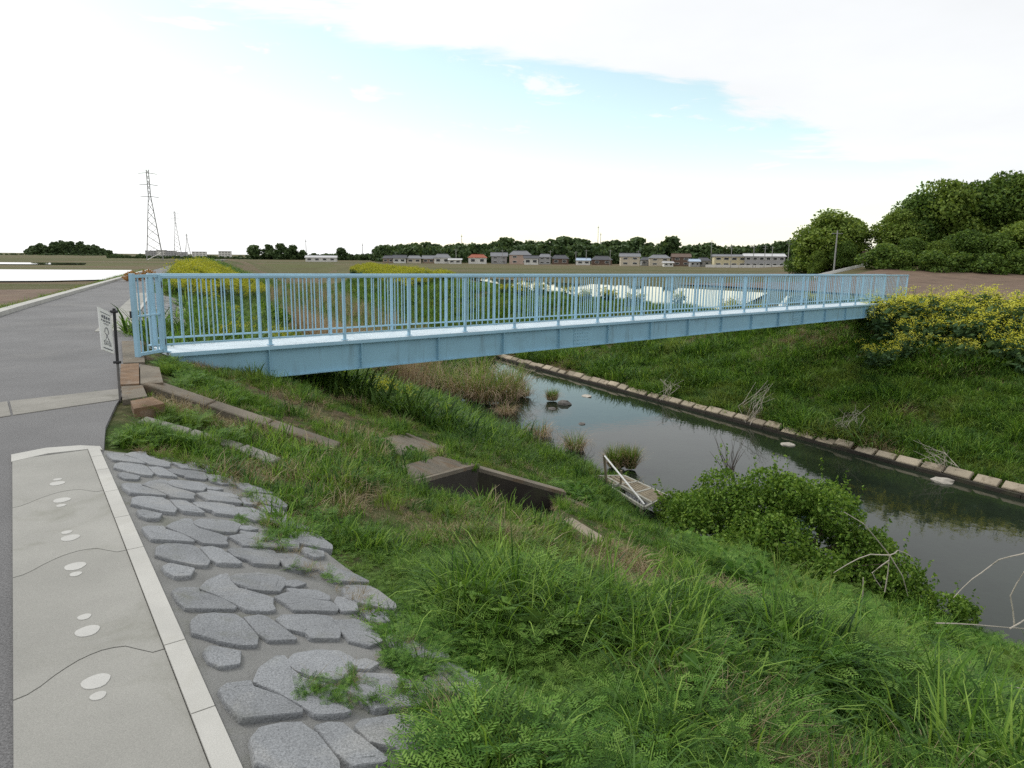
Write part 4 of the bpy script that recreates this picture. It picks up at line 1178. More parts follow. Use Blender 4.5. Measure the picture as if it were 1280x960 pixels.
# far bank and the banks beyond the bridge
protos_far = wide + wide_dk + wide_dry + huge                            # 0-3, 4-5, 6-7
PF, SF, IF = [], [], []
FARDRY = [(*hit(u, v, Z0)[:2], r_) for u, v, r_ in [(985, 430, 1.8), (1040, 428, 1.5), (880, 425, 1.6), (800, 470, 1.0), (940, 520, .9), (1090, 560, .8), (1200, 435, 1.5), (740, 440, 1.3), (1130, 520, .8), (690, 460, 1.2)]]
for (n, m0, m1, fa, fb, sc0) in ((15000, -4, 24, lambda m: toer(m) + .30, lambda m: crestr(m) + 2.5, .95), (9000, 24, 60, lambda m: toer(m) + .7, lambda m: crestr(m) + 3, 1.0), (7000, 12.6, 60, lambda m: crest(m) + .15, lambda m: toel(m) + .3, .95), (5000, 60, 130, lambda m: crest(m), lambda m: toel(m) + 1, 1.6), (5000, 60, 130, lambda m: toer(m), lambda m: crestr(m) + 4, 1.6)):
    g_ = G(300 + n + int(m0)); m = m0 + (m1 - m0) * g_.random(n); q_ = fa(m) + (fb(m) - fa(m)) * g_.random(n); x, y = xy(m, q_)
    k = np.ones(n, bool)
    if n == 7000: k = keep_near(x, y)
    c_ = (np.stack([x, y], -1) - BA[:2]); tb = c_ @ BE[:2]; wb = c_ @ BN[:2]
    k &= ~((tb > 28.2) & (wb > -.3) & (wb < 1.3))
    x, y, m, q_ = x[k], y[k], m[k], q_[k]
    dr = .8 * sstep(.10, .24, fbm(x * .35 + 3, y * .35 + 5, 3))
    for a_, b_, r2 in FARDRY: dr = np.maximum(dr, .9 * np.exp(-((x - a_) ** 2 + (y - b_) ** 2) / (r2 * r2)))
    idx = g_.integers(0, 4, len(x)); r_ = g_.random(len(x)); idx = np.where(r_ < .10 + .25 * sstep(0, .2, fbm(x * .3, y * .3, 2)), 4 + g_.integers(0, 2, len(x)), idx)
    isd = g_.random(len(x)) < dr * .8; idx = np.where(isd, 6 + g_.integers(0, 2, len(x)), idx)
    s_ = sc0 * (.55 + .6 * g_.random(len(x))) * (.6 + .8 * sstep(-.2, .2, fbm(x * .6, y * .6, 2)))
    big = (~isd) & (g_.random(len(x)) < .5); idx = np.where(big, 8 + np.minimum(g_.integers(0, 7, len(x)) % 5, 4), idx)
    s_ *= np.where(q_ > crestr(m) - 1, .6, 1.0)
    PF.append(np.stack([x, y, ZG(x, y) - .03], 1)); SF.append(s_); IF.append(idx)
scatter('bank_grass', protos_far, np.concatenate(PF), np.concatenate(SF), np.concatenate(IF), .14, 'rank green grass with dry patches on the far bank and beyond the bridge', 4)

# verge of the road, left
g_ = G(91); n = 5200; m = 6 + 62 * g_.random(n) ** 1.2; q_ = roadl(m) - .35 - 4.2 * g_.random(n) ** 1.3; x, y = xy(m, q_)
scatter('verge_grass', wide + wide_dry, np.stack([x, y, ZG(x, y) - .02], 1), .35 + .35 * g_.random(n), np.where(g_.random(n) < .45, 4 + g_.integers(0, 2, n), g_.integers(0, 4, n)), .14, 'short yellowing grass on the verge left of the road', 5)


# ================================================================== SHRUBS, REEDS, RAPESEED
def part(name, data, mt, parent): return link(name, np_mesh(name, data[0], data[1], mats=[mt], rnd=data[2]), parent)


def stems_to(pts, base, g_, r0=.012, k=24):
    mb = MB()
    for i in g_.choice(len(pts), min(k, len(pts)), replace=False):
        e = pts[i]; b = base + np.array([g_.normal(0, .12), g_.normal(0, .12), 0]); mid = (b + e) / 2 + np.array([g_.normal(0, .06), g_.normal(0, .06), .12])
        mb.tube([b, mid, e], [r0, r0 * .7, r0 * .35], 5, False)
    return mb


def lump_leaves(lobes, n, size, g_, shell=.35):
    """leaves spread through a set of ellipsoid lobes (cx,cy,cz,rx,ry,rz)"""
    w_ = np.array([l[3] * l[4] + l[4] * l[5] for l in lobes]); w_ = w_ / w_.sum(); P_, N_ = [], []
    for l, k in zip(lobes, g_.multinomial(n, w_)):
        d = g_.normal(size=(k, 3)); d /= np.linalg.norm(d, axis=1)[:, None]; r_ = 1 - shell * g_.random(k) ** 1.5
        r_ *= 1 + .16 * np.sin(d[:, 0] * 7 + l[0] * 5) * np.sin(d[:, 1] * 6 + l[1] * 3) * np.cos(d[:, 2] * 5)
        P_.append(np.array(l[:3]) + d * r_[:, None] * np.array(l[3:6])); N_.append(d)
    return np.concatenate(P_), np.concatenate(N_)


def shrub(name, loc, lobes, n, size, mt, label, seed, cat_='bush', group=None, spikes=0):
    g_ = G(seed); o = empty(name, loc); tag(o, label, cat_, group)
    P_, N_ = lump_leaves(lobes, n, size, g_)
    if spikes:                                             # shoots standing out of the outline
        ext = []
        for _ in range(spikes):
            i = g_.integers(0, len(P_)); d = N_[i] * .4 + np.array([0, 0, .8]); L = .18 + .35 * g_.random()
            ext += [P_[i] + d * L * t_ + g_.normal(0, .015, 3) for t_ in np.linspace(.1, 1, 14)]
        P_ = np.concatenate([P_, np.array(ext)]); N_ = np.concatenate([N_, np.tile([[0, 0, 1.]], (len(ext), 1))])
    k = P_[:, 2] > -.05; P_, N_ = P_[k], N_[k]
    part('foliage', leaves(P_, size, g_, N_, .35), mt, o)
    stems_to(P_, np.zeros(3), g_).build('stems', M['bark'], o)
    return o


def onz(u, v): return hit(u, v, ZG)


# rank leafy growth between the bank grass and the bush
g_ = G(610); x, y = sample(2600, .5, 9.5, 6.6, 11.9, g_); k = keep_near(x, y) & (np.hypot(x - 2.7, y - 13.4) > 1.9) & ~((np.abs(x / y - .195) < .075) & (y > 7.5)); x, y = x[k], y[k]; k = fbm(x * .6 + 2, y * .6 + 7, 2) > -.10; x, y = x[k], y[k]
scatter('rank_weeds', weed + vetch + tuft + tall[:1], np.stack([x, y, ZG(x, y) - .02], 1), .75 + .75 * g_.random(len(x)), np.where(g_.random(len(x)) < .72, g_.integers(0, 5, len(x)), 5 + g_.integers(0, 5, len(x))), .16, 'rank leafy weeds on the lower near bank round the bush', 12)
# riverside bush
bp = np.array([5.2, 11.9]); bz = float(ZG(*bp))
lob = []
g_ = G(5)
for u, v, y, rx, rz_ in [(868, 640, 12.9, .75, .55), (930, 625, 12.9, .85, .75), (985, 608, 12.6, .80, .62), (985, 665, 11.9, .9, .75), (1040, 650, 12.2, .85, .70), (1080, 690, 11.7, .8, .62), (1115, 715, 11.3, .62, .5), (920, 690, 11.4, .7, .5), (1020, 705, 11.1, .8, .45), (860, 690, 11.9, .5, .4), (1150, 752, 10.7, .5, .38), (1195, 765, 10.5, .32, .22)]:
    p_ = PY(u, v, y); 
    for _ in range(4): a_ = g_.normal(0, .36, 3) * rx; lob.append((p_[0] - bp[0] + a_[0], p_[1] - bp[1] + a_[1], p_[2] - bz + a_[2] * .6, rx * .6, rx * .6, rz_ * .6))
shrub('riverside_bush', (*bp, bz), lob, 52000, .040, M['bush'], 'big rounded light green bush growing at the near water edge', 6, spikes=260)
shrub('water_edge_bush', (*onz(845, 655)[:2], float(onz(845, 655)[2])), [(0, 0, .35, .55, .5, .45), (.5, .2, .3, .4, .4, .35)], 2600, .05, M['bush'], 'small leafy shrub between the landing stage and the big bush', 7, spikes=14)


def tussock(name, p_, r_, h_, label, seed, green=.25, droop=1.9, mt='reed', wd=.014, n=260, catg='reeds'):
    g1 = G(seed); o = empty(name, p_); tag(o, label, catg)
    part('dry_leaves', blades(n, r_ * .45, h_ * .6, h_ * 1.25, wd, droop, 5, g1, .9), M[mt], o)
    if green > 0: part('green_leaves', blades(int(n * green), r_ * .4, h_ * .6, h_ * 1.1, wd, .6, 4, g1, .35), M['grass'], o)
    return o


TS = [(675, 545, .8, .75, 'pale drooping dry reed clump nearest the landing stage side of the bank', .1, 2.0), (718, 562, .7, .7, 'dry reed clump with green shoots right at the water edge', .5, 1.7),
      (632, 517, .8, .7, 'long flattened dry reed clump on the bank below the bridge', .1, 2.2), (560, 496, .7, .6, 'small dry reed clump high under the bridge girder', .15, 2.0),
      (770, 583, .55, .7, 'green reed tuft behind the landing stage post', 1.6, .9), (788, 585, .35, .7, 'narrow upright green reed tuft standing in the water', 2.0, .5),
      (520, 520, .6, .4, 'small matted dry clump in the middle of the near bank', .1, 2.2), (655, 495, .6, .7, 'dry reed clump on the spit under the bridge', .5, 1.6), (690, 500, .5, .55, 'green and tan reed tuft at the tip of the spit', 1.2, 1.0)]
for k, (u, v, r_, h_, lab, gr_, dr_) in enumerate(TS):
    p_ = P(u, v, WATER + .05) if k in (4, 5, 7, 8) else (hit(u, v, ZG) if hit(u, v, ZG)[2] > WATER else P(u, v, WATER + .02))
    tussock('reed_clump', p_, r_, h_, lab, 400 + k, gr_, dr_, n=220)
# taller rusty reeds under the far half of the span
RS = [(560, 480, 1.0), (585, 486, 1.1), (610, 490, 1.15), (632, 488, 1.0), (545, 470, .9), (600, 470, 1.1), (640, 475, .9)]
LBL = ['leftmost tall reed stand below the girder', 'second tall reed stand below the girder, dark and leaning', 'middle tall reed stand under the bridge with rusty tops', 'tall rusty reed stand beside the water channel', 'short reed stand half hidden behind the girder', 'rear reed stand behind the middle one under the bridge', 'rear reed stand nearest the channel under the bridge']
for k, (u, v, h_) in enumerate(RS):
    p_ = P(u, v + 12, WATER + .1); tussock('tall_reed_stand', p_, 1.3, h_ * 1.5, LBL[k], 430 + k, .6, 1.1, n=300, wd=.02)
# tan reed bed beyond the bridge, in the river bend
reedp = [proto('reed', [(blades(26, .35, 1.2, 2.1, .022, .35, 4, G(460 + k), .12), M['reed'])]) for k in range(3)]
g_ = G(470); pts = []
for _ in range(3200):
    m_, n_ = 30 + 100 * g_.random() ** 1.3, 0; n_ = toel(m_) - 2.0 + 9.8 * g_.random() * min(1, (m_ - 27) / 9); x, y = xy(m_, n_); pts.append((x, y, max(float(ZG(x, y)), WATER - .2)))
for _ in range(420):
    m_ = 26 + 16 * g_.random(); n_ = toel(m_) - 3.6 + 3.0 * g_.random(); x, y = xy(m_, n_); pts.append((x, y, float(ZG(x, y))))
pts = np.array(pts)
pm_, pn_ = mn(pts[:, 0], pts[:, 1]); tan_ = g_.random(len(pts)) < np.where((pm_ < 44) & (pn_ < toel(pm_) + 1.6), .85, .14)
scatter('reed_bed', reedp + huge, pts, np.where(tan_, .75 + .5 * g_.random(len(pts)), 1.5 + 1.1 * g_.random(len(pts))), np.where(tan_, g_.integers(0, 3, len(pts)), 3 + g_.integers(0, 5, len(pts))), .10, 'tan dry reed bed in the river bend beyond the bridge', 6)


# rapeseed
def rape(seed, h=1.3, n=9, dens=1.0, fl=M['flower'], far=False):
    g1 = G(seed); LP, FP, SV, SQ = [], [], [], []; b = 0
    for i in range(n):
        a_ = g1.random() * 6.28; r_ = .30 * math.sqrt(g1.random()); base = np.array([r_ * math.cos(a_), r_ * math.sin(a_), 0]); hh = h * (.65 + .45 * g1.random())
        lean = np.array([math.cos(a_) * .25, math.sin(a_) * .25, 1.0]); top = base + lean * hh
        tips = [top] + [base + lean * hh * (.55 + .3 * g1.random()) + np.array([g1.normal(0, .16), g1.normal(0, .16), .22]) for _ in range(4)]
        for t_ in tips:
            st = base + lean * hh * .45; sdv = np.array([g1.normal(), g1.normal(), 0]); sdv *= .004 / (np.linalg.norm(sdv) + 1e-6)
            SV += [st - sdv, st + sdv, t_ + sdv, t_ - sdv]; SQ.append((b, b + 1, b + 2, b + 3)); b += 4
            k = int((6 if far else 13) * dens); FP.append(t_ + np.stack([g1.normal(0, .05, k), g1.normal(0, .05, k), -.10 + .16 * g1.random(k)], 1))
        k = 10 if far else 30; tt = g1.random(k)[:, None]; LP.append(base + lean * hh * tt * .75 + g1.normal(0, .10, (k, 3)) * np.array([1.2, 1.2, .5]))
    LP, FP = np.concatenate(LP), np.concatenate(FP)
    LP[:, 2] = np.abs(LP[:, 2])
    fo = cat([leaves(LP, .16 if far else .105, g1), (np.array(SV), np.array(SQ), g1.random(len(SQ)))])
    return fo, leaves(FP, .065 if far else .034, g1, asp=1.1)


rp = []
for k in range(4):
    fo, fl = rape(500 + k, 1.35, 12)
    rp.append((np_mesh('foliage', fo[0], fo[1], mats=[M['canola']], rnd=fo[2]), np_mesh('blossom', fl[0], fl[1], mats=[M['flower']], rnd=fl[2])))
SPOT = ['nearest the end of the bridge railing', 'just right of the bridge end', 'in the middle of the flower bank', 'taller than its neighbours in the flower bank', 'at the far right frame edge', 'low on the bank below the bridge end', 'half way down the right bank', 'in front of the ploughed field', 'leaning over dry grass on the right bank', 'at the back of the flower bank']
canola_px = [(1100, 400, 1.0), (1118, 412, 1.05), (1135, 400, 1.1), (1150, 420, 1.0), (1165, 402, 1.15), (1182, 418, 1.05), (1198, 400, 1.1), (1215, 420, 1.0), (1232, 402, 1.1), (1250, 418, 1.05), (1268, 404, 1.15), (1140, 436, .85), (1195, 440, .8), (1262, 440, 1.0), (1285, 430, 1.1), (1100, 445, .75), (1110, 390, 1.0), (1145, 388, 1.0), (1180, 386, 1.05), (1215, 386, 1.0), (1250, 388, 1.05), (1280, 392, 1.1), (1295, 455, .95)]
names = ['first', 'second', 'third', 'fourth', 'fifth', 'sixth', 'seventh', 'eighth', 'ninth', 'tenth', 'eleventh', 'twelfth', 'thirteenth', 'fourteenth', 'fifteenth', 'sixteenth', 'seventeenth', 'eighteenth', 'nineteenth', 'twentieth', 'twenty-first', 'twenty-second', 'twenty-third', 'twenty-fourth', 'twenty-fifth', 'twenty-sixth', 'twenty-seventh', 'twenty-eighth', 'twenty-ninth', 'thirtieth']
order = sorted(range(len(canola_px)), key=lambda i: canola_px[i][0]); rank = {i: k for k, i in enumerate(order)}
g_ = G(520)
for i, (u, v, sc) in enumerate(canola_px):
    p_ = hit(u, v + 14, ZG); o = empty('rapeseed_clump', p_, g_.random() * 6.28); s_ = sc * (1.0 + .15 * g_.random()); o.scale = (s_ * 1.35, s_ * 1.35, s_ * .92)
    low = 'low on the slope' if v > 430 else ('at the back' if v < 395 else 'on the bank top')
    tag(o, f'yellow flowering rapeseed clump {low}, {names[rank[i]]} from the left by the bridge end', 'rapeseed', 'rapeseed clumps on the far bank top')
    fo, fl = rp[i % 4]; link('foliage', fo, o); link('blossom', fl, o)

rpf = []
for k in range(3):
    fo, fl = rape(540 + k, 1.3, 12, 1.0, far=True); rpf.append(proto('far_rapeseed', [(fo, M['canola']), (fl, M['flowerfar'])]))
g_ = G(560); pts = []
for _ in range(520):                                       # left crest beyond the bridge
    m_ = 33 + 66 * g_.random() ** .9; n_ = crest(m_) + .8 + (1.4 + max(0, m_ - 38) * .12) * g_.random(); x, y = xy(m_, n_); pts.append((x, y, float(ZG(x, y)) - .05, 1.0 if m_ > 40 else .55 + .05 * (m_ - 32)))
for _ in range(520):                                       # right crest further off
    m_ = 76 + 90 * g_.random(); n_ = crestr(m_) - 4.5 + 6.0 * g_.random(); x, y = xy(m_, n_); pts.append((x, y, float(ZG(x, y)), 1.05))
for _ in range(60):                                        # sprinkled on the slopes
    m_ = 15 + 20 * g_.random(); n_ = crest(m_) + 2 + 5 * g_.random(); x, y = xy(m_, n_); pts.append((x, y, float(ZG(x, y)) - .05, .45))
for _ in range(28):
    m_ = 22 + 34 * g_.random(); n_ = crestr(m_) - 1 + 2.5 * g_.random(); x, y = xy(m_, n_); pts.append((x, y, float(ZG(x, y)) - .05, .8))
pts = np.array(pts)
scatter('far_rapeseed', rpf, pts[:, :3], pts[:, 3] * (.8 + .4 * g_.random(len(pts))), g_.integers(0, 3, len(pts)), .1, 'band of yellow rapeseed flowering on the levees beyond the bridge', 7)
for k, (u, v, y, rx, h_, mt, lab) in enumerate([(330, 345, 34, .95, 1.3, 'bush', 'round green bush among the yellow flowers beyond the bridge'), (165, 345, 38, .4, .55, 'rusty_leaf', 'orange brown bush at the end of the visible road'), (186, 342, 40, .35, .6, 'rusty_leaf', 'second orange brown bush just left of the yellow flowers')]):
    x = PY(u, v, y)[0]; z_ = float(ZG(x, y)) if k else float(ZG(x, y))
    shrub('far_bush', (x, y, z_), [(0, 0, h_ * .55, rx, rx, h_ * .5), (rx * .6, .1, h_ * .45, rx * .7, rx * .7, h_ * .4), (-rx * .6, 0, h_ * .4, rx * .7, rx * .7, h_ * .38)], 1500 if k == 0 else 420, .10 if k == 0 else .07, M[mt], lab, 580 + k)

# bleached reed stems by the water
def stalk(label, px, y, rad, seed):
    """px: polylines in the survey, all standing at distance y"""
    pts0 = PY(*px[0][0], y); o = empty('dead_reed_stems', (pts0[0], pts0[1], pts0[2])); tag(o, label, 'dead stems'); g1 = G(seed)
    for L in px:
        q_ = [PY(u, v, y + g1.normal(0, .05)) - pts0 for u, v in L]
        fine = [q_[0]]
        for a_, b_ in zip(q_[:-1], q_[1:]): fine += [a_ + (b_ - a_) * .5 + g1.normal(0, .008, 3), b_]
        n_ = len(fine); MB().tube(fine, [rad * (1 - .6 * i / n_) for i in range(n_)], 5).build('stem', M['whitestem'], o)
stalk('broken white reed stem fanning out in front of the big bush', [[(1106, 740), (1112, 694)], [(1112, 694), (1080, 655), (1055, 640)], [(1112, 694), (1088, 693), (1060, 705), (1042, 716)], [(1112, 694), (1122, 688), (1138, 695)], [(1112, 694), (1128, 720), (1135, 745)], [(1112, 700), (1090, 716), (1102, 735)]], 9.6, .010, 1)
stalk('short white stem standing left of the broken reed', [[(1077, 760), (1079, 722)]], 9.4, .012, 2)
stalk('curved white reed stems leaning over the water at the right edge', [[(1290, 688), (1262, 696), (1240, 706), (1215, 724), (1192, 747)], [(1268, 782), (1263, 745), (1280, 715), (1295, 705)], [(1170, 779), (1220, 781), (1300, 787)], [(1262, 786), (1285, 772), (1300, 765)]], 8.6, .011, 3)
stalk('thin pale stem lying in the grass at the lower right', [[(1262, 857), (1290, 862)]], 5.2, .008, 4)
FB = [('grey dead branches at the far block edge', (1064, 545), [(0, 0), (-.12, .4), (.1, .75)], 1), ('dry leaning stalks beside the far block edge', (935, 530), [(0, 0), (.15, .7), (.45, 1.3)], 2), ('pale dead branch on the far bank slope', (1180, 590), [(0, 0), (-.15, .35), (-.35, .6)], 3), ('bent grey twigs low on the far bank', (830, 500), [(0, 0), (.05, .5), (.2, .75)], 4)]
for lab, px, sh, sd_ in FB:
    p_ = hit(*px, ZG); g1 = G(700 + sd_); o = empty('dead_branches', p_); tag(o, lab, 'branches')
    for k in range(16):
        j_ = g1.normal(0, .26, (len(sh), 3)); j_[0] *= .6
        MB().tube([np.array([a_ * 1.2, 0, b_ * 1.1]) + j_[i] * np.array([1, 1, .5]) for i, (a_, b_) in enumerate(sh)], [.011, .008, .004], 5).build('twig', M['whitestem'], o)
# bare grey shrub standing in the shallows
p_ = P(912, 590, WATER); o = empty('bare_shrub', p_); tag(o, 'leafless grey shrub standing in the water behind the big bush', 'shrub'); g1 = G(720)
for k in range(16):
    e = np.array([g1.normal(0, .5), g1.normal(0, .3), .5 + .7 * g1.random()]); MB().tube([(g1.normal(0, .06), 0, -.1), e * .5 + g1.normal(0, .05, 3), e], [.012, .008, .003], 4).build('twig', M['bark'], o)
# scrap of white sheeting caught in the bank beyond the bridge
p_ = hit(441, 391, ZG); o = MB().add([(0, 0, .1), (.35, .1, .02), (.75, .0, -.05), (.9, .1, -.35), (.6, .12, -.2), (.25, .05, -.02)], [(0, 1, 5), (1, 2, 4, 5), (2, 3, 4)]).build('plastic_scrap', M['white'], None, loc=(p_[0], p_[1], p_[2] + .5)); tag(o, 'torn white plastic scrap caught on the bank beyond the bridge', 'litter')


# ================================================================== TREES
def crown(seed, h, r_, n, size, nl, mt, low=.25, squash=1.0):
    """foliage of one tree: lobes piled into a crown, leaf clumps spread through them"""
    g1 = G(seed); lobes = []
    for k in range(nl):
        a_ = g1.random() * 6.28; zf = low + (1 - low) * (k + .5) / nl; rr = r_ * (.62 * math.sin(math.pi * min(1, .18 + .72 * (zf - low) / (1 - low) + .12)) ** .6)
        d = rr * math.sqrt(g1.random()); s_ = r_ * (.30 + .24 * g1.random())
        lobes.append((d * math.cos(a_) * 1.15, d * math.sin(a_) * 1.15, h * (zf * .86), s_ * 1.15, s_ * 1.15, s_ * .78 * squash))
    P_, N_ = lump_leaves(lobes, n, size, g1, .5)
    k = P_[:, 2] > h * .04
    v, q_, rn = leaves(P_[k], size, g1, N_[k] + np.array([0, 0, .35]), .45, 1.35)
    return np_mesh('crown', v, q_, mats=[M[mt]], rnd=rn), lobes


def trunk(seed, h, r_, lobes):
    g1 = G(seed); mb = MB(); mb.tube([(0, 0, -.5), (g1.normal(0, .1), g1.normal(0, .1), h * .3), (g1.normal(0, .25), g1.normal(0, .25), h * .72)], [r_, r_ * .75, r_ * .3], 7)
    for l in lobes[::2][:8]:
        e = np.array(l[:3]); b = np.array([0, 0, min(e[2] * .6, h * .5)]); mb.tube([b, (b + e) / 2 + np.array([0, 0, .2]), e], [r_ * .42, r_ * .28, r_ * .1], 5, False)
    return mb.mesh('trunk', M['bark'])


def tree_kind(seed, h, r_, n, size, nl, mt, low=.25, squash=1.0):
    c_, lb_ = crown(seed, h, r_, n, size, nl, mt, low, squash); return c_, trunk(seed + 1, h, h * .022, lb_)


def plant(kind, loc, sc, rz_, label, name='broadleaf_tree', group=None, sxy=1.0):
    o = empty(name, loc, rz_); o.scale = (sc * sxy, sc * sxy, sc); tag(o, label, 'tree', group)
    link('crown', kind[0], o); link('trunk', kind[1], o); return o


WK = [tree_kind(800 + 3 * k, 10.0, 4.6, 15000, .27, 26, ('tree2', 'tree', 'tree2')[k % 3], .10) for k in range(5)]
# the wood on the rise at the right
g_ = G(830)
front = [(1108, 316, 116), (1142, 296, 116), (1176, 300, 113), (1212, 286, 114), (1248, 290, 112), (1285, 276, 112), (1322, 284, 110)]
back = [(1126, 262, 126), (1152, 240, 128), (1188, 222, 128), (1224, 226, 130), (1262, 214, 130), (1300, 212, 128), (1340, 220, 126)]
edge = [(1100, 336, 112), (1130, 334, 110), (1165, 335, 108), (1200, 336, 108), (1238, 336, 106), (1272, 337, 106), (1306, 338, 106)]
for rn_, rows in (('back row', back), ('front row', front)):
    for k, (u, v, y) in enumerate(rows):
        tp = PY(u, v, y); gz = float(ZG(tp[0], y)); hh = max(4.0, tp[2] - gz)
        plant(WK[int(g_.integers(0, 5))], (tp[0], y, gz - .2), hh / 9.6, g_.random() * 6.28, f'{names[k]} tree from the left in the {rn_} of the dense wood on the right', 'woodland_tree', 'trees of the wood at the right', min(1.35, 8.2 / hh * 1.25) if hh < 9 else 1.0)
UK = [tree_kind(850 + 3 * k, 4.0, 2.6, 2600, .26, 9, 'tree', .02) for k in range(2)]
for k, (u, v, y) in enumerate(edge):
    p_ = PY(u, v, y); gz = float(ZG(p_[0], y)); plant(UK[k % 2], (p_[0], y, gz - .3), .8 + .25 * g_.random(), g_.random() * 6.28, f'{names[k]} low bush from the left along the foot of the right wood', 'woodland_shrub', 'bushes along the wood edge', 1.25)
# round tree clump left of the wood
for k, (u, v, y, sx, lab) in enumerate([(1040, 263, 128, 1.25, 'tall round dark tree behind the white guardrail, centre of its clump'), (1066, 270, 130, 1.0, 'round dark tree at the right of the clump behind the guardrail'), (1014, 290, 132, 1.0, 'lower spreading tree at the left of the clump near the poles'), (1058, 300, 122, 1.0, 'olive tree in front of the round dark clump'), (1024, 312, 124, .9, 'low dark tree at the foot of the clump beside the pole')]):
    tp = PY(u, v, y); gz = float(ZG(tp[0], y)); hh = max(3.5, tp[2] - gz); plant(WK[(k * 2) % 5], (tp[0], y, gz - .2), hh / 9.6, k * 1.3, lab, sxy=sx)

# treeline behind the village
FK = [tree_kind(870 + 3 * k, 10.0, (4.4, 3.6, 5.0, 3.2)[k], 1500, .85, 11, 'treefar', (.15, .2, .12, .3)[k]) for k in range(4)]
tl = []
g_ = G(890)
prof = [(318, 307, 430), (335, 305, 430), (350, 304, 430), (366, 306, 430), (378, 312, 430), (392, 316, 430), (426, 310, 420), (440, 317, 420), (490, 309, 400), (504, 306, 400), (518, 304, 400), (532, 304, 400), (546, 306, 400), (560, 308, 395), (574, 304, 395), (590, 305, 395), (605, 305, 395), (620, 303, 390), (634, 299, 390), (648, 301, 390), (662, 301, 385), (676, 302, 385), (690, 300, 385), (706, 298, 380), (718, 300, 380), (730, 299, 380), (744, 304, 380), (758, 302, 375), (770, 301, 375), (784, 303, 375), (798, 299, 365), (812, 303, 365), (828, 306, 360), (841, 296, 350), (858, 308, 350), (872, 308, 345), (885, 305, 345), (898, 307, 345), (958, 305, 330), (974, 302, 325), (988, 301, 320), (1003, 303, 315), (1016, 310, 300)]
for i, (u, v, y) in enumerate(prof):
    tp = PY(u, v + 1.0, y); gz = PLAIN - .3; hh = tp[2] - gz
    ext = names[i] if i < 30 else ['thirty-first', 'thirty-second', 'thirty-third', 'thirty-fourth', 'thirty-fifth', 'thirty-sixth', 'thirty-seventh', 'thirty-eighth', 'thirty-ninth', 'fortieth', 'forty-first', 'forty-second', 'forty-third'][i - 30]
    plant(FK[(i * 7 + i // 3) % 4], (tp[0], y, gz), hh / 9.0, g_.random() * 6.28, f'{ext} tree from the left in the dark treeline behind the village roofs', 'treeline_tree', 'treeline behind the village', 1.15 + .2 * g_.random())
# low hedge mass under the treeline and the far wooded hill
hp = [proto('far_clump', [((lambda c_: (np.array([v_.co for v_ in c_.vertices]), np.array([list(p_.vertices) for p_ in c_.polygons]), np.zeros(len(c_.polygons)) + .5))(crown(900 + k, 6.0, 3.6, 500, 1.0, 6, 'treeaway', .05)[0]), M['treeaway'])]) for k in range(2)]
pts, sc = [], []
for _ in range(230):
    u = 34 + 104 * g_.random(); top = np.interp(u, [34, 44, 60, 75, 90, 105, 120, 137], [312, 305.5, 303.5, 301.5, 300.5, 303.5, 306, 314]); y = 820 + 90 * g_.random()
    v = top + 3.5 + (315 - top) * g_.random(); p_ = PY(u, min(v, 319), y); pts.append(p_); sc.append(.9 + .5 * g_.random())
for u in np.arange(-20, 480, 2.6):
    y = 700 + 120 * g_.random(); p_ = PY(u, 317.3 + g_.normal(0, .7), y); pts.append((p_[0], y, PLAIN - 1)); sc.append(.55 + .6 * g_.random())
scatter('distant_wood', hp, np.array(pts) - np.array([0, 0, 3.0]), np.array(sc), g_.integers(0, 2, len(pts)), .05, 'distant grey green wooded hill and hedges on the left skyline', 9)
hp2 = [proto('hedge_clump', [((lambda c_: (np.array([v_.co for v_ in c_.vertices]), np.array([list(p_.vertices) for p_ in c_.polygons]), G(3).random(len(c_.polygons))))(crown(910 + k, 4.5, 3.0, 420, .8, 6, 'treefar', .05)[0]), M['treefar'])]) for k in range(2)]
pts = []
for u in np.arange(135, 1010, 1.6):
    y = 335 + 70 * g_.random() if u > 470 else 425 + 30 * g_.random(); x = PY(u, 320, y)[0]; pts.append((x, y, PLAIN - .3))
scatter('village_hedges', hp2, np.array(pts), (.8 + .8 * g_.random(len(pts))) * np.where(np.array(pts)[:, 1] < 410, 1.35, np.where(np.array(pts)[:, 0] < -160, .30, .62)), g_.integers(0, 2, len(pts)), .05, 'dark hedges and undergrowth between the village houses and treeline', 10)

# ================================================================== VILLAGE
def hmat(nm, col, rough=.8): return mat(nm, col, rough, .10, .8)
WALL = {'white': hmat('white_render', (.62, .61, .57)), 'cream': hmat('cream_render', (.52, .46, .36)), 'tan': hmat('tan_boards', (.30, .22, .16)), 'grey': hmat('grey_siding', (.34, .34, .34)), 'yellow': hmat('yellow_siding', (.55, .49, .32)), 'brown': hmat('brown_boards', (.15, .10, .075)), 'pink': hmat('pinkish_render', (.45, .33, .27))}
ROOF = {'dark': hmat('dark_tiles', (.075, .077, .085)), 'grey': hmat('grey_tiles', (.17, .175, .185)), 'red': hmat('red_tiles', (.27, .085, .05)), 'blue': hmat('pale_blue_sheet', (.34, .42, .52)), 'light': hmat('pale_sheet', (.48, .48, .48)), 'brown': hmat('brown_tiles', (.12, .085, .065))}
M['glass'] = mat('window_glass', (.035, .04, .045), .12, .1, 2, spec=.6)


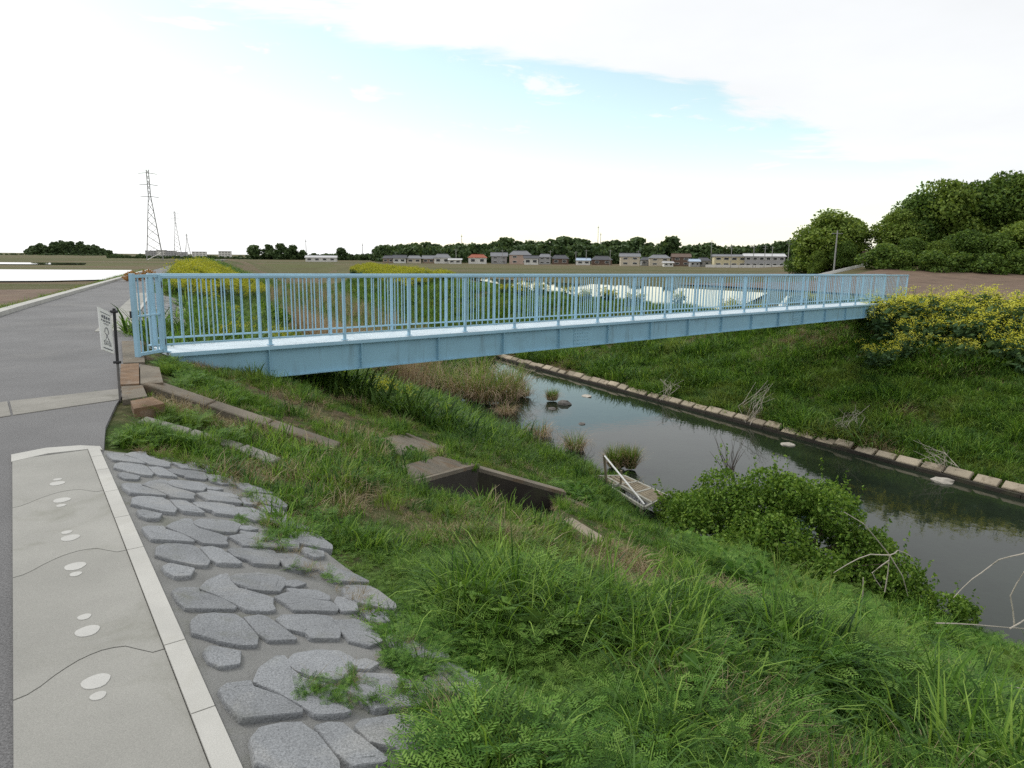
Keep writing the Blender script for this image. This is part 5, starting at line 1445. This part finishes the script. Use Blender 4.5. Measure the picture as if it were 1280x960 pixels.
def house(name, u, wpx, y, hw, hr, wall, roof, label, rot=0.0, depth=7.0, storeys=2, hip=False, flat=False, cat_='house', nwin=None):
    c_ = PY(u, 325, y); W = wpx * y / F; hw *= .82; hr *= .85; o = empty(name, (c_[0], y, PLAIN - .05), rot - math.atan2(c_[0], y) * .6); tag(o, label, cat_)
    D = depth; w2, d2_ = W / 2, D / 2
    MB().box((0, 0, hw / 2), (w2, d2_, hw / 2)).build('wall', WALL[wall], o)
    e = .45
    if flat:
        MB().box((0, 0, hw + .15), (w2 + .2, d2_ + .2, .15)).build('roof', ROOF[roof], o)
    else:
        i_ = w2 * .45 if hip else 0
        rv = [(-w2 - e, -d2_ - e, hw - .12), (w2 + e, -d2_ - e, hw - .12), (w2 + e, d2_ + e, hw - .12), (-w2 - e, d2_ + e, hw - .12), (-w2 - e + i_, 0, hw + hr), (w2 + e - i_, 0, hw + hr)]
        rf = MB().add(rv, [(0, 1, 5, 4), (2, 3, 4, 5), (1, 2, 5), (3, 0, 4), (3, 2, 1, 0)]).build('roof', ROOF[roof], o)
        MB().bar((-w2 - e + i_, 0, hw + hr + .05), (w2 + e - i_, 0, hw + hr + .05), .35, .2).build('ridge', ROOF[roof], rf)
    nw = nwin or max(2, int(W / 3.2)); fl = hw / storeys
    for st in range(storeys):
        for k in range(nw):
            x = -w2 + W * (k + .5) / nw; ww = min(.9, W / nw * .32)
            f_ = MB().box((x, -d2_ - .03, fl * (st + .55)), (ww, .05, fl * .22)).build('window', WALL['white'], o)
            MB().box((x, -d2_ - .085, fl * (st + .55)), (ww - .12, .02, fl * .22 - .1)).build('pane', M['glass'], f_)
    return o


HS = [(486, 13, 300, 2.6, 1.3, 'tan', 'dark', 'small tan house with dark roof at the left end of the village row', 1, True), (500, 15, 298, 2.8, 1.4, 'white', 'dark', 'white walled bungalow with dark roof near the left of the village row', 1, False),
      (518, 17, 300, 2.7, 1.3, 'cream', 'grey', 'cream bungalow with low grey roof in the village row', 1, True), (536, 14, 302, 2.6, 1.5, 'tan', 'grey', 'tan bungalow between a cream one and a large grey roofed house', 1, False),
      (553, 19, 300, 3.2, 1.7, 'white', 'grey', 'white house with wide grey roof left of the long shed', 1, True), (569, 15, 294, 2.2, .5, 'white', 'light', 'long low white shed left of the red roofed house', 1, False),
      (597, 22, 300, 3.4, 1.5, 'white', 'red', 'white house with red tiled roof in the village', 1, True), (624, 19, 305, 4.2, 1.8, 'grey', 'grey', 'two storey grey house right of the red roof', 2, False),
      (650, 26, 300, 5.0, 1.9, 'pink', 'grey', 'large two storey house with broad grey roof and pinkish walls', 2, True), (664, 17, 285, 3.3, 1.2, 'white', 'dark', 'white house with dark roof in front of the pinkish house', 1, False),
      (681, 14, 305, 4.0, 1.4, 'grey', 'grey', 'narrow grey two storey house beside poles', 2, True), (700, 20, 305, 3.2, 1.7, 'brown', 'dark', 'brown farmhouse under a heavy dark roof', 1, True),
      (729, 16, 292, 2.5, .9, 'white', 'blue', 'low white shed with pale blue roof', 1, False), (752, 24, 300, 2.8, 1.8, 'brown', 'dark', 'long dark roofed barn right of the blue roofed shed', 1, True),
      (787, 23, 280, 4.6, 1.4, 'cream', 'grey', 'two storey cream house with grey roof', 2, False), (808, 13, 290, 3.0, 1.2, 'grey', 'dark', 'small grey house beside the cream two storey house', 1, True),
      (824, 24, 282, 4.0, 1.4, 'cream', 'grey', 'wide cream house with grey roof in the right half of the village', 2, True), (835, 11, 262, 2.0, .3, 'white', 'light', 'small white shed in front of the wide cream house', 1, False),
      (851, 21, 285, 4.6, 1.5, 'brown', 'brown', 'brown two storey house under brown tiles', 2, False), (868, 11, 268, 2.6, .9, 'grey', 'blue', 'little grey shed with pale blue roof left of the yellow building', 1, False), (879, 14, 272, 3.0, 1.2, 'grey', 'dark', 'dark roofed shed touching the yellow building', 1, True)]
for (u, wp, y, hw, hr, wa, ro, lab, st, hp_) in HS: house('village_house', u, wp, y, hw, hr, wa, ro, lab, storeys=st, hip=hp_)
house('apartment_building', 911, 37, 262, 5.0, .8, 'yellow', 'grey', 'long yellow two storey building at the right end of the village', storeys=2, depth=9, cat_='building', nwin=4)
house('apartment_building', 954, 46, 258, 5.2, 1.0, 'grey', 'light', 'grey two storey building adjoining the yellow one', storeys=2, depth=9, cat_='building', nwin=6)
for k, (u, wp, hw, wa, lab) in enumerate([(190, 12, 9, 'grey', 'far grey apartment block behind the pylon feet'), (203, 10, 10, 'white', 'far white apartment block right of the pylon'), (215, 11, 9, 'grey', 'far grey block between the pylons'), (228, 12, 7, 'grey', 'far low grey block right of the pylons'), (250, 16, 8, 'white', 'far pale block on the left skyline'), (282, 14, 9, 'white', 'far pale block right of the skyline masts')]):
    house('far_block', u, wp, 700, hw * .75, 0, wa, 'grey', lab, flat=True, storeys=3, cat_='building', nwin=4)
house('greenhouse', 402, 36, 330, 2.6, .9, 'white', 'light', 'long low shed with white roof beyond the yellow flowers', storeys=1, cat_='shed')
# white wall in front of the yellow building, guardrail on the rise
fw = empty('white_wall', PY(930, 333, 250)); tag(fw, 'low white wall in front of the yellow building', 'wall'); fo_ = np.array(fw.location); fw.location[2] = PLAIN
for k in range(10):
    x0 = PY(882 + k * 10.4, 333, 250)[0] - fo_[0]; x1 = PY(892 + k * 10.4, 333, 250)[0] - fo_[0]
    MB().box(((x0 + x1) / 2, 0, .45), ((x1 - x0) / 2 - .02, .1, .55)).build('panel', WALL['white'], fw)
gr = empty('guardrail', PY(1055, 327, 118)); tag(gr, 'white guardrail climbing the slope beneath the round trees', 'guardrail'); go_ = np.array(gr.location)
a_, b_ = PY(1020, 329.5, 112), PY(1094, 322.5, 118); a_[2] = float(ZG(a_[0], a_[1])) + .25; b_[2] = float(ZG(b_[0], b_[1])) + .35
for k in range(6):
    p_, q_ = a_ + (b_ - a_) * k / 6, a_ + (b_ - a_) * (k + .97) / 6; MB().bar(p_ - go_, q_ - go_, .08, .50).build('rail_beam', M['white'], gr); MB().bar(p_ - go_ + np.array([0, .08, -.9]), p_ - go_ + np.array([0, .08, .15]), .12, .12, (0, 1, 0)).build('rail_post', M['white'], gr)
house('roadside_hut', 1085, 16, 124, 2.0, .3, 'tan', 'brown', 'small tan hut behind the top of the guardrail', flat=True, storeys=1, depth=3, cat_='hut')
bpy.data.objects['roadside_hut'].location[2] = PY(1085, 325, 124)[2] - .4


def pole(u, vtop, y, label, h=None, arms=2, rad=.16):
    tp = PY(u, vtop, y); gz = float(ZG(tp[0], y)); o = empty('utility_pole', (tp[0], y, gz)); tag(o, label, 'pole'); H_ = tp[2] - gz
    MB().tube([(0, 0, -.5), (0, 0, H_)], [rad, rad * .65], 7).build('shaft', M['steel'], o)
    for k in range(arms): MB().bar((-.9, 0, H_ - .5 - .8 * k), (.9, 0, H_ - .5 - .8 * k), .1, .1).build('crossarm', M['steel'], o)
PL = [(1047, 288, 118, 'leaning brown utility pole beside the white guardrail', 1), (915, 306, 245, 'utility pole in front of the yellow building', 2), (943, 305, 245, 'utility pole before the grey building', 2), (957, 306, 240, 'utility pole right of the grey building gable', 2), (966, 308, 240, 'slim pole at the right end of the grey building', 1), (987, 300, 225, 'tall pole in front of the clump of round trees, left one', 2), (1001, 304, 225, 'pole between the tall pole and the round trees', 2), (688, 313, 290, 'pole above the narrow grey house', 1), (720, 314, 290, 'pole left of the pale blue roof', 1), (733, 312, 290, 'pole right of the pale blue roof', 1), (763, 312, 290, 'pole above the long barn', 1), (628, 312, 292, 'pole beside the two storey grey house', 1), (570, 311, 300, 'pole above the long white shed', 1), (798, 313, 285, 'pole right of the cream two storey house', 1), (890, 300, 300, 'pole left of the yellow building above the trees', 1)]
for u, v, y, lab, ar in PL: pole(u, v, y, lab, arms=ar)


def pylon(u, vtop, y, label, wbase, arms, rad=.17):
    tp = PY(u, vtop, y); H_ = tp[2] - PLAIN; o = empty('pylon', (tp[0], y, PLAIN), .5); tag(o, label, 'pylon'); wt = wbase * .14
    def wd(z): return wt + (wbase - wt) * max(0, (1 - z / (H_ * .72))) ** 1.0 if z < H_ * .72 else wt
    zs = list(np.linspace(0, H_ * .72, 9)) + list(np.linspace(H_ * .78, H_, 5))
    for sx in (-1, 1):
        for sy in (-1, 1): MB().tube([(sx * wd(z) / 2, sy * wd(z) / 2, z) for z in zs], rad, 4).build('leg', M['steel'], o)
    mb = MB()
    for z0, z1 in zip(zs[:-1], zs[1:]):
        a_, b_ = wd(z0) / 2, wd(z1) / 2
        for (p0, p1) in (((-1, -1), (1, -1)), ((1, -1), (1, 1)), ((1, 1), (-1, 1)), ((-1, 1), (-1, -1))):
            mb.tube([(p0[0] * a_, p0[1] * a_, z0), (p1[0] * b_, p1[1] * b_, z1)], rad * .5, 3, False); mb.tube([(p1[0] * a_, p1[1] * a_, z0), (p0[0] * b_, p0[1] * b_, z1)], rad * .5, 3, False)
    mb.build('lattice', M['steel'], o)
    for f_ in arms: MB().tube([(-wbase * .55, 0, H_ * f_), (0, 0, H_ * f_ + wt * .5), (wbase * .55, 0, H_ * f_)], rad * .8, 4).build('crossarm', M['steel'], o)
pylon(184, 212, 330, 'tall steel lattice pylon on the left skyline', 7.0, (.70, .83, .955))
pylon(218, 264, 620, 'smaller hazy pylon right of the tall one', 6.5, (.72, .84, .95), .14)
pylon(233, 292, 800, 'smallest far pylon right of the other two', 6.5, (.75, .92), .16)
for u, v, y, lab in [(748, 282, 420, 'tall thin mast above the treeline'), (751, 291, 420, 'shorter thin mast beside the tall mast'), (577, 293, 430, 'thin mast above the left half of the treeline'), (453, 304, 430, 'thin mast left of the village'), (382, 299, 430, 'thin lamp mast above the far flowers')]:
    tp = PY(u, v, y); o = empty('radio_mast', (tp[0], y, PLAIN)); tag(o, lab, 'mast'); MB().tube([(0, 0, 0), (0, 0, tp[2] - PLAIN)], [.3, .12], 5).build('shaft', M['steel'], o); MB().bar((-.5, 0, tp[2] - PLAIN - 1.2), (.5, 0, tp[2] - PLAIN - 1.2), .25, .35).build('antenna', M['steel'], o)
